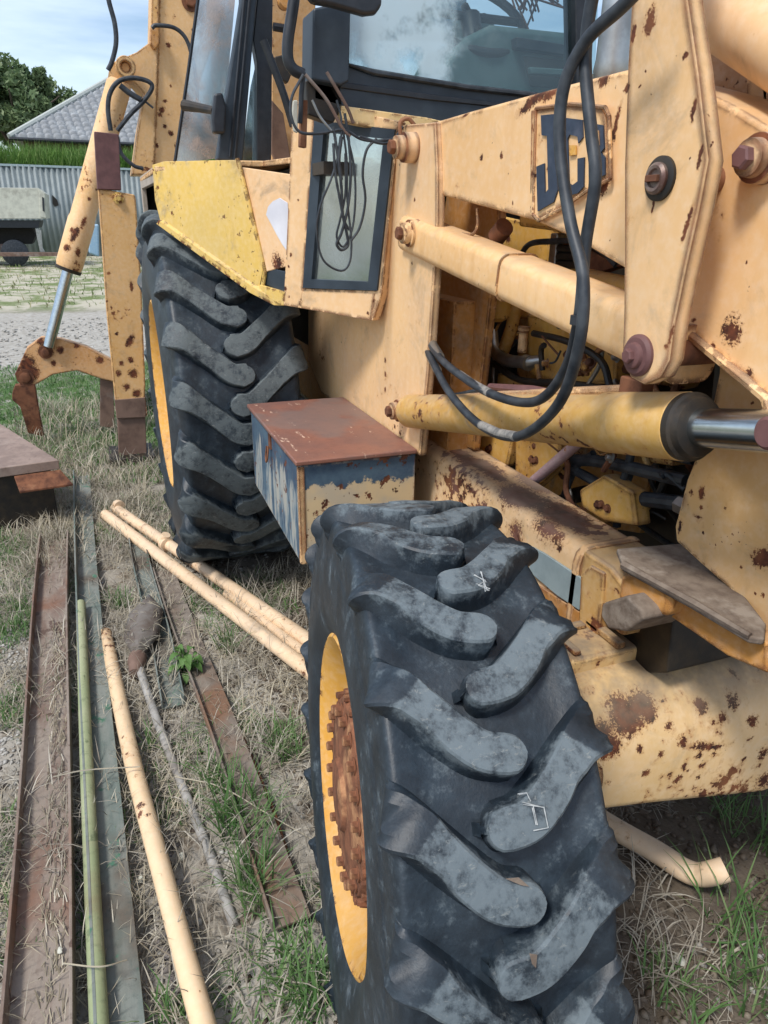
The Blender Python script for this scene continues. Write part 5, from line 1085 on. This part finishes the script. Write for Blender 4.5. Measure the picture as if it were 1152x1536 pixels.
def leafcloud(name, centers, n, size, mat, parent=None, shape=None):
    """many leaf quads spread through clumps"""
    c = np.array(centers)[nrg.integers(0, len(centers), n)]
    d = nrg.normal(size=(n, 3)); d /= np.linalg.norm(d, axis=1)[:, None]; rr = c[:, 3]*(nrg.random(n)**.45)
    p = c[:, :3]+d*rr[:, None]
    u = nrg.normal(size=(n, 3)); u /= np.linalg.norm(u, axis=1)[:, None]; v = np.cross(u, nrg.normal(size=(n, 3))); v /= np.linalg.norm(v, axis=1)[:, None]
    s = size*(.6+.8*nrg.random(n))[:, None]
    V = np.stack([p-u*s, p+v*s*.45, p+u*s, p-v*s*.45], 1).reshape(-1, 3); Fc = np.arange(4*n).reshape(-1, 4)
    return npmesh(name, V, Fc, mat, parent)
def leafmat(name, c1, c2, c3, sc=.8, tr=.25):
    m, t = newmat(name); N = NT(t); co = N.obj()
    g = N.n('ShaderNodeNewGeometry').outputs['Random Per Island']
    col = N.mix(N.step(N.noise(co, sc, 4, .6), .38, .62), rgba(c1), rgba(c2)); col = N.mix(N.math('MULTIPLY', N.step(g, .7, 1.), .8), col, rgba(c3))
    b = N.n('ShaderNodeBsdfPrincipled', {'Base Color': col, 'Roughness': .6, 'Specular IOR Level': .25}); tl = N.n('ShaderNodeBsdfTranslucent', {'Color': col})
    ms = N.n('ShaderNodeMixShader', {0: tr, 1: b.outputs[0], 2: tl.outputs[0]}); o = N.n('ShaderNodeOutputMaterial'); t.links.new(ms.outputs[0], o.inputs[0]); return m
tm = leafmat('dark_tree_leaves', (.10, .16, .07), (.16, .22, .10), (.24, .29, .16), .5)
bark = plain('tree_bark', (.10, .08, .06), (.06, .045, .035), .9, 0, 6, .8, .02)
def tree(px, py_top, py_bot, x, spread, label, n=9000):
    base = at(px, 300, X_(x)); top = at(px, py_top, X_(x)).z; bot = at(px, py_bot, X_(x)).z
    t = thing('tree', (x, base.y, 0), label, 'tree')
    tk = MB(); tk.tube([(0, 0, 0), (.1, .1, bot*.7), (0, .2, bot+(top-bot)*.5)], [.28, .22, .08], 10, True)
    for k in range(6):
        a = k*1.05; tk.tube([(0, .1, bot*.7), (math.cos(a)*spread*.4, math.sin(a)*spread*.4, bot+(top-bot)*.3), (math.cos(a)*spread*.7, math.sin(a)*spread*.7, bot+(top-bot)*.55)], [.12, .07, .03], 6, True)
    tk.out('trunk', bark, t)
    cs = []
    for k in range(80):
        a = rnd.uniform(0, 6.28); f = rnd.random(); hh = bot+(top-bot)*(.05+.85*f); rr = .85*spread*math.sqrt(max(.05, 1-abs(2*f-.75)**2*.55))*rnd.random()**.7
        cs.append((math.cos(a)*rr*.8, math.sin(a)*rr, hh, rnd.uniform(.35, .85)*spread*.26))
    leafcloud('crown', cs, n, .16, tm, t)
tree(45, 97, 205, -44, 3.7, 'leafy dark green tree left of the tiled roof', 26000)
tree(-90, 60, 215, -48, 4.2, 'large tree at the far left edge beyond the fence', 9000)
# grass growing on the bank behind the fence
zb = at(60, 249, X_(FX-1.2)).z
bk = MB().prism([(FX-.5, -22, 0), (FX-.7, -22, zb-.35), (FX-4.5, -22, zb-.1), (FX-6, -22, 0)], (0, 40, 0)).out('bank', plain('grassy_bank', (.09, .15, .04), (.13, .18, .06), .95, 0, 2, .5, .02)); tagt(bk, 'grassy bank behind the fence', None, kind='structure')
def blades(name, P, hgt, wd, lean, mat, parent=None, curl=.5, hvar=.5):
    """grass blades at ground points P (n,3): bent strips of four segments"""
    n = len(P); az = nrg.random(n)*2*np.pi; L_ = hgt*(1-hvar+2*hvar*nrg.random(n)); ln = lean*(.3+nrg.random(n)*1.2)
    dr = np.stack([np.cos(az), np.sin(az), 0*az], 1); sd = np.stack([-np.sin(az), np.cos(az), 0*az], 1)
    w_ = wd*(.6+.8*nrg.random(n)); rows = []
    for k, (t, wf) in enumerate(((0, .8), (.35, 1), (.7, .7), (1, .06))):
        th = ln*(.4+curl*t*1.6); up = np.cos(np.clip(th, 0, 1.9)); hz = np.sin(np.clip(th, 0, 1.9))
        c = P+dr*(L_*t*hz)[:, None]+np.array([0, 0, 1])*(L_*t*up)[:, None]
        rows += [c-sd*(w_*wf)[:, None]*.5, c+sd*(w_*wf)[:, None]*.5]
    V = np.stack(rows, 1).reshape(-1, 3); b = (np.arange(n)*8)[:, None]
    Fc = np.concatenate([b+np.array([0, 1, 3, 2]), b+np.array([2, 3, 5, 4]), b+np.array([4, 5, 7, 6])], 1).reshape(-1, 4)
    return npmesh(name, V, Fc, mat, parent)
gm = leafmat('fresh_grass', (.09, .19, .035), (.14, .25, .055), (.26, .33, .12), 1.2, .35)
n = 26000; P = np.stack([FX-.55-nrg.random(n)*3.5, -20+nrg.random(n)*30, np.zeros(n)], 1); P[:, 2] = zb-.38+.06*(FX-.7-P[:, 0])
tuf = np.array([.55+.7*max(0, mnoise.noise(Vector((p[0]*.7, p[1]*.9, 0)))+.35) for p in P])
gb = blades('bank_grass', P, .85, .035, .35, gm); tagt(gb, 'tall fresh green grass growing along the top of the fence', 'grass', kind='stuff')
# ================================================================ PLANTS AND LITTER
def onground(P2):
    return np.array([(x, y, ground_h(x, y)) for x, y in P2])
def clump_field(n, x0, x1, y0, y1, fsc, thr, seed):
    out = []
    while len(out) < n:
        x = rnd.uniform(x0, x1); y = rnd.uniform(y0, y1)
        if mnoise.noise(Vector((x*fsc+seed, y*fsc, seed)))+.25*mnoise.noise(Vector((x*fsc*4, y*fsc*4, seed))) > thr: out.append((x, y))
    return out
straw = leafmat('dry_straw', (.42, .37, .27), (.28, .25, .19), (.64, .60, .50), 6, .15)
straw2 = leafmat('grey_dead_grass', (.34, .31, .25), (.24, .21, .17), (.50, .47, .40), 6, .1)
def near(pts):     # keep blades off the tyres and the box footprint
    return [p for p in pts if not (abs(p[0]) < .35 and -1.12 < p[1] < -.65) and not (abs(p[0]-2.21) < .2 and -1.08 < p[1] < -.75)]
P = onground(near(clump_field(26000, -1.6, 2.35, -2.2, -.55, 2.2, -.18, 3)))
tagt(blades('dry_grass', P, .075, .0022, 1.5, straw, curl=.35), 'dry straw lying matted between the steels', 'straw', kind='stuff')
P = onground(near(clump_field(14000, -1.6, 2.4, -2.2, -.3, 3.0, -.1, 11)))
tagt(blades('dead_grass', P, .10, .0028, 1.3, straw2, curl=.5), 'grey dead grass blades over the soil', 'dead grass', kind='stuff')
P = onground(clump_field(2600, .9, 2.6, -.9, .1, 3.0, -.1, 17))
tagt(blades('dead_grass', P, .05, .0018, 1.5, straw2, curl=.5), 'thin withered grass on the bare soil beneath the front axle', 'dead grass', kind='stuff')
# green tufts at the places where they grow
gt = leafmat('green_tuft_grass', (.08, .17, .05), (.13, .23, .08), (.22, .29, .13), 4, .3)
def tuft(px, py, rad, n, h, wd=.0035, lean=.6):
    c = gp(px, py, 0); q = []
    for k in range(n): a = rnd.uniform(0, 6.28); r = rad*math.sqrt(rnd.random()); q.append((c.x+r*math.cos(a)*1.3, c.y+r*math.sin(a)*.8))
    return blades('grass_tuft', onground(q), h, wd, lean, gt)
TU = [(365, 1240, .075, 260, .13, 'tall green grass tuft in the middle of the straw'), (385, 1340, .05, 150, .13, 'green grass tuft beside the buried rail, close to the front tyre'), (430, 1120, .06, 170, .09, 'green tuft just left of the front tyre under the cream poles'), (330, 1170, .04, 90, .10, 'small green tuft above the tall one in the straw'),
      (180, 905, .05, 110, .07, 'green weeds between the grey-green angle and the shovel blade'), (30, 930, .10, 260, .06, 'green patch left of the broad rusty channel, upper one'), (25, 1070, .07, 170, .05, 'green patch left of the broad rusty channel, lower one'), (340, 975, .04, 80, .08, 'small green tuft below the slim cream pole'), (15, 830, .10, 160, .07, 'weeds growing below the steel platform'),
      (455, 1480, .07, 200, .10, 'green tuft at the foot of the front tyre'), (250, 1530, .03, 60, .07, 'green tuft at the bottom edge between pipe and angle'), (1010, 1500, .06, 90, .08, 'short green grass right of the front tyre'), (1120, 1410, .10, 90, .16, 'sparse tall grass at the right edge beneath the axle'), (1140, 1520, .07, 80, .14, 'grass clump in the bottom right corner'), (1120, 1240, .08, 130, .10, 'green weeds below the right end of the axle'), (225, 1120, .02, 30, .08, 'few green blades touching the cream pipe')]
for a, b, r, n, h, l in TU: tagt(tuft(a, b, r, int(n*.7), h*.9), l, 'grass tuft', 'green grass tufts in the yard')
P = onground(near(clump_field(10000, -1.2, 2.3, -2.3, -.75, 2.6, .05, 57)))
tagt(blades('sparse_green_grass', P, .045, .0028, 1.0, gt), 'sparse low green grass sprouting through the straw', 'grass', kind='stuff')
# green verge behind the rear wheel
P = onground([(rnd.uniform(-4.8, -.9), rnd.uniform(-3.4, -.2)) for _ in range(24000)])
tagt(blades('verge_grass', P, .055, .006, .9, gt), 'short green grass verge behind the backhoe', 'grass', kind='stuff')
P = onground(clump_field(2300, -3.0, -.9, -2.0, -.7, 1.6, 0., 29))
tagt(blades('straw_verge', P, .12, .004, .7, straw), 'standing dry grass round the stabiliser foot', 'dry grass', kind='stuff')
P = onground(clump_field(1500, -1.0, .1, -1.75, -1.5, 3, -.2, 5)+clump_field(900, -1.0, -.2, -1.7, -1.2, 3, -.1, 8))
tagt(blades('straw_fringe', P, .09, .003, .8, straw), 'tall dry grass beside the steel platform', 'dry grass', kind='stuff')
# far rough grass on the field
P = np.stack([-26+nrg.random(5000)*16, -14+nrg.random(5000)*18, np.zeros(5000)], 1)
tagt(blades('field_grass', P, .10, .02, .8, leafmat('field_grass_leaves', (.12, .18, .06), (.32, .29, .17), (.40, .36, .22), .5)), 'rough yellow and green grass on the far field', 'grass', kind='stuff')
# leafy weed by the shovel
wd = thing('weed', gp(282, 1015, 0), 'small broad-leaved green weed right of the shovel', 'weed')
wm = leafmat('weed_leaf', (.09, .18, .05), (.13, .24, .07), (.17, .28, .09), 8, .3)
for k in range(26):
    a = k*2.4+rnd.uniform(-.3, .3); r = rnd.uniform(.02, .09); h = rnd.uniform(.02, .10); L_ = rnd.uniform(.025, .045)
    d = Vector((math.cos(a), math.sin(a), 0)); s = Vector((-d.y, d.x, 0)); b = d*r*.4+Vector((0, 0, h)); 
    V = []
    for i in range(6):
        t = i/5; wv = .012*math.sin(math.pi*min(1, t*.93+.07))**.8; c = b+d*L_*t+Vector((0, 0, .012*math.sin(t*3)-.02*t*t)); V += [c-s*wv, c+Vector((0, 0, -.004)), c+s*wv]
    mb = MB(); mb.add(V, [(i*3+j, i*3+j+1, i*3+j+4, i*3+j+3) for i in range(5) for j in range(2)]); mb.tube([Vector((0, 0, 0)), b*.6+Vector((0, 0, -.005)), b], .0015, 5)
    mb.out('leaf', wm, wd)
# long bent green stalks at the right
def stalk(px, label):
    m = MB(); m.tube([gp(*p) for p in px], [.0022]*(len(px)-1)+[.0006], 5, True); return tagt(m.out('grass_stalk', gt), label, 'grass stalk', 'long stalks beneath the axle')
stalk([(1150, 1440, 0), (1128, 1370, .05), (1108, 1330, .07), (1096, 1312, .07)], 'long stalk leaning against the bent pipe end')
stalk([(1140, 1490, 0), (1118, 1430, .06), (1090, 1392, .07), (1062, 1385, .05)], 'arching stalk below the bent pipe')
stalk([(1115, 1525, 0), (1095, 1480, .04), (1070, 1450, .04), (1045, 1440, .02)], 'curved stalk at the lower right')
stalk([(1152, 1405, 0), (1120, 1412, .04), (1085, 1414, .04), (1056, 1412, .03)], 'nearly level pale stalk at the right edge')
for px, l in (([(470, 1260, .02), (400, 1220, .05), (330, 1180, .06), (262, 1165, .05)], 'thin dry stem crossing the shovel handle'), ([(80, 1165, .09), (130, 1155, .10), (210, 1150, .09)], 'dry stem lying across the broad rusty channel and green pipe'), ([(95, 1445, .09), (150, 1450, .11), (190, 1440, .09)], 'dry stem across the steels near the bottom edge')):
    m = MB(); m.tube([gp(*p) for p in px], .0016, 5, True); tagt(m.out('dry_stem', straw), l, 'dry stem')
# stones, chips and dead leaves
def litter(name, pts, size, mat, label, cat, flat=.5, n6=True):
    P = onground(pts); V = []; Fc = []
    ico = np.array([(1, 0, 0), (.3, .9, 0), (-.8, .6, 0), (-.8, -.6, 0), (.3, -.95, 0), (.1, 0, 1), (0, 0, -1)], float)
    tr = [(0, 1, 5), (1, 2, 5), (2, 3, 5), (3, 4, 5), (4, 0, 5), (1, 0, 6), (2, 1, 6), (3, 2, 6), (4, 3, 6), (0, 4, 6)]
    for p in P:
        s = size*rnd.uniform(.4, 1.5); a = rnd.uniform(0, 6.28); ca, sa = math.cos(a), math.sin(a)
        q = ico*np.array([s, s*rnd.uniform(.5, 1), s*flat])*(1+.2*nrg.normal(size=(7, 1))); q = np.stack([q[:, 0]*ca-q[:, 1]*sa, q[:, 0]*sa+q[:, 1]*ca, q[:, 2]], 1)+p+[0, 0, s*flat*.3]
        b = len(V); V += list(q); Fc += [tuple(b+i for i in f) for f in tr]
    return tagt(npmesh(name, np.array(V), np.array(Fc), mat), label, cat, kind='stuff')
pm = leafmat('pebble_stone', (.24, .225, .20), (.34, .33, .30), (.45, .44, .41), 9, 0)
litter('pebbles', clump_field(3800, -1.2, 2.5, -2.3, -.2, 2.5, -.05, 41), .007, pm, 'small grey stones scattered through the straw', 'pebbles')
litter('gravel', clump_field(3600, .3, 2.2, -2.1, -1.66, 2, -.5, 43), .007, pm, 'grey gravel left of the broad rusty channel', 'gravel')
litter('track_gravel', [(rnd.uniform(-8.5, -4.5), rnd.uniform(-6, 1)) for _ in range(3000)], .02, pm, 'pale gravel on the track behind the machine', 'gravel')
dl = leafmat('dead_leaf', (.14, .12, .11), (.20, .18, .17), (.30, .28, .26), 12, 0)
pts = [tuple(gp(rnd.gauss(240, 12)+ (y-1250)*.12, y, 0)[:2]) for y in np.linspace(1190, 1530, 230)]+[tuple(gp(rnd.gauss(230, 30), rnd.uniform(1000, 1110), 0)[:2]) for _ in range(110)]
litter('dead_leaves', pts, .012, dl, 'grey dead leaves and bark chips drifted along the cream pipe', 'dead leaves', .12)
sc_ = leafmat('soil_clod', (.10, .075, .055), (.15, .12, .09), (.20, .17, .13), 12, 0)
litter('soil_clods', clump_field(3500, .6, 2.7, -1.0, .2, 2.2, -.2, 83), .009, sc_, 'crumbly soil clods on the bare ground beneath the axle', 'soil clods', .7)
brk = leafmat('dark_bark_scrap', (.045, .035, .028), (.08, .06, .045), (.13, .10, .08), 12, 0)
litter('dark_litter', clump_field(2600, -1.2, 2.4, -2.2, -.5, 2.4, .0, 71), .008, brk, 'dark bark and leaf scraps scattered in the straw', 'litter', .25)
for px, py, s, l in ((1020, 1440, .014, 'white stone on bare soil right of the front tyre'), (272, 1285, .013, 'pale elongated stone beside the cream pipe'), (212, 1318, .011, 'white pebble between the angle and the cream pipe'), (90, 1425, .008, 'small white stone lying in the broad rusty channel')):
    c = gp(px, py, .012 if px != 90 else .05); v = [Vector((math.cos(a)*math.cos(e), math.sin(a)*math.cos(e)*.7, math.sin(e)*.6))*s*rnd.uniform(.85, 1.15) for e in (-1.3, -.6, 0, .6, 1.3) for a in np.linspace(0, 6.28, 9)[:-1]]
    f = [(i*8+k, i*8+(k+1) % 8, i*8+8+(k+1) % 8, i*8+8+k) for i in range(4) for k in range(8)]+[tuple(range(7, -1, -1)), tuple(range(32, 40))]
    o = MB().add(v, f).out('stone', M['white_metal']); o.location = c; tagt(o, l, 'stone')
# straw lying in the channel
cst = []
for k in range(420):
    t = rnd.uniform(.35, 1.05); p = a0+(a1-a0)*t; d_ = (a1-a0).normalized(); s = Vector((-d_.y, d_.x, 0)); q = p+s*rnd.uniform(.0, .045)+Vector((0, 0, .012)); e = d_*rnd.uniform(-.05, .05)+s*rnd.uniform(-.01, .01)+Vector((0, 0, rnd.uniform(0, .01)))
    cst.append((q, q+e))
mb = MB()
for a, b in cst: mb.tube([a, b], .0011, 3, caps=False)
tagt(mb.out('straw_litter', straw), 'dry straw fallen into the broad rusty channel', 'straw', kind='stuff')

# straw caught on the shovel
mb = MB()
for k in range(60):
    t = rnd.random(); p = tip+dd*Ls*t+ss_*rnd.uniform(-.05, .05)+Vector((0, 0, .04)); e = Vector((rnd.uniform(-.05, .05), rnd.uniform(-.05, .05), rnd.uniform(-.01, .015))); mb.tube([p, p+e*.5+Vector((0, 0, .006)), p+e], .0011, 3, caps=False)
tagt(mb.out('straw_litter', straw), 'straw caught on the shovel blade', 'straw', kind='stuff')
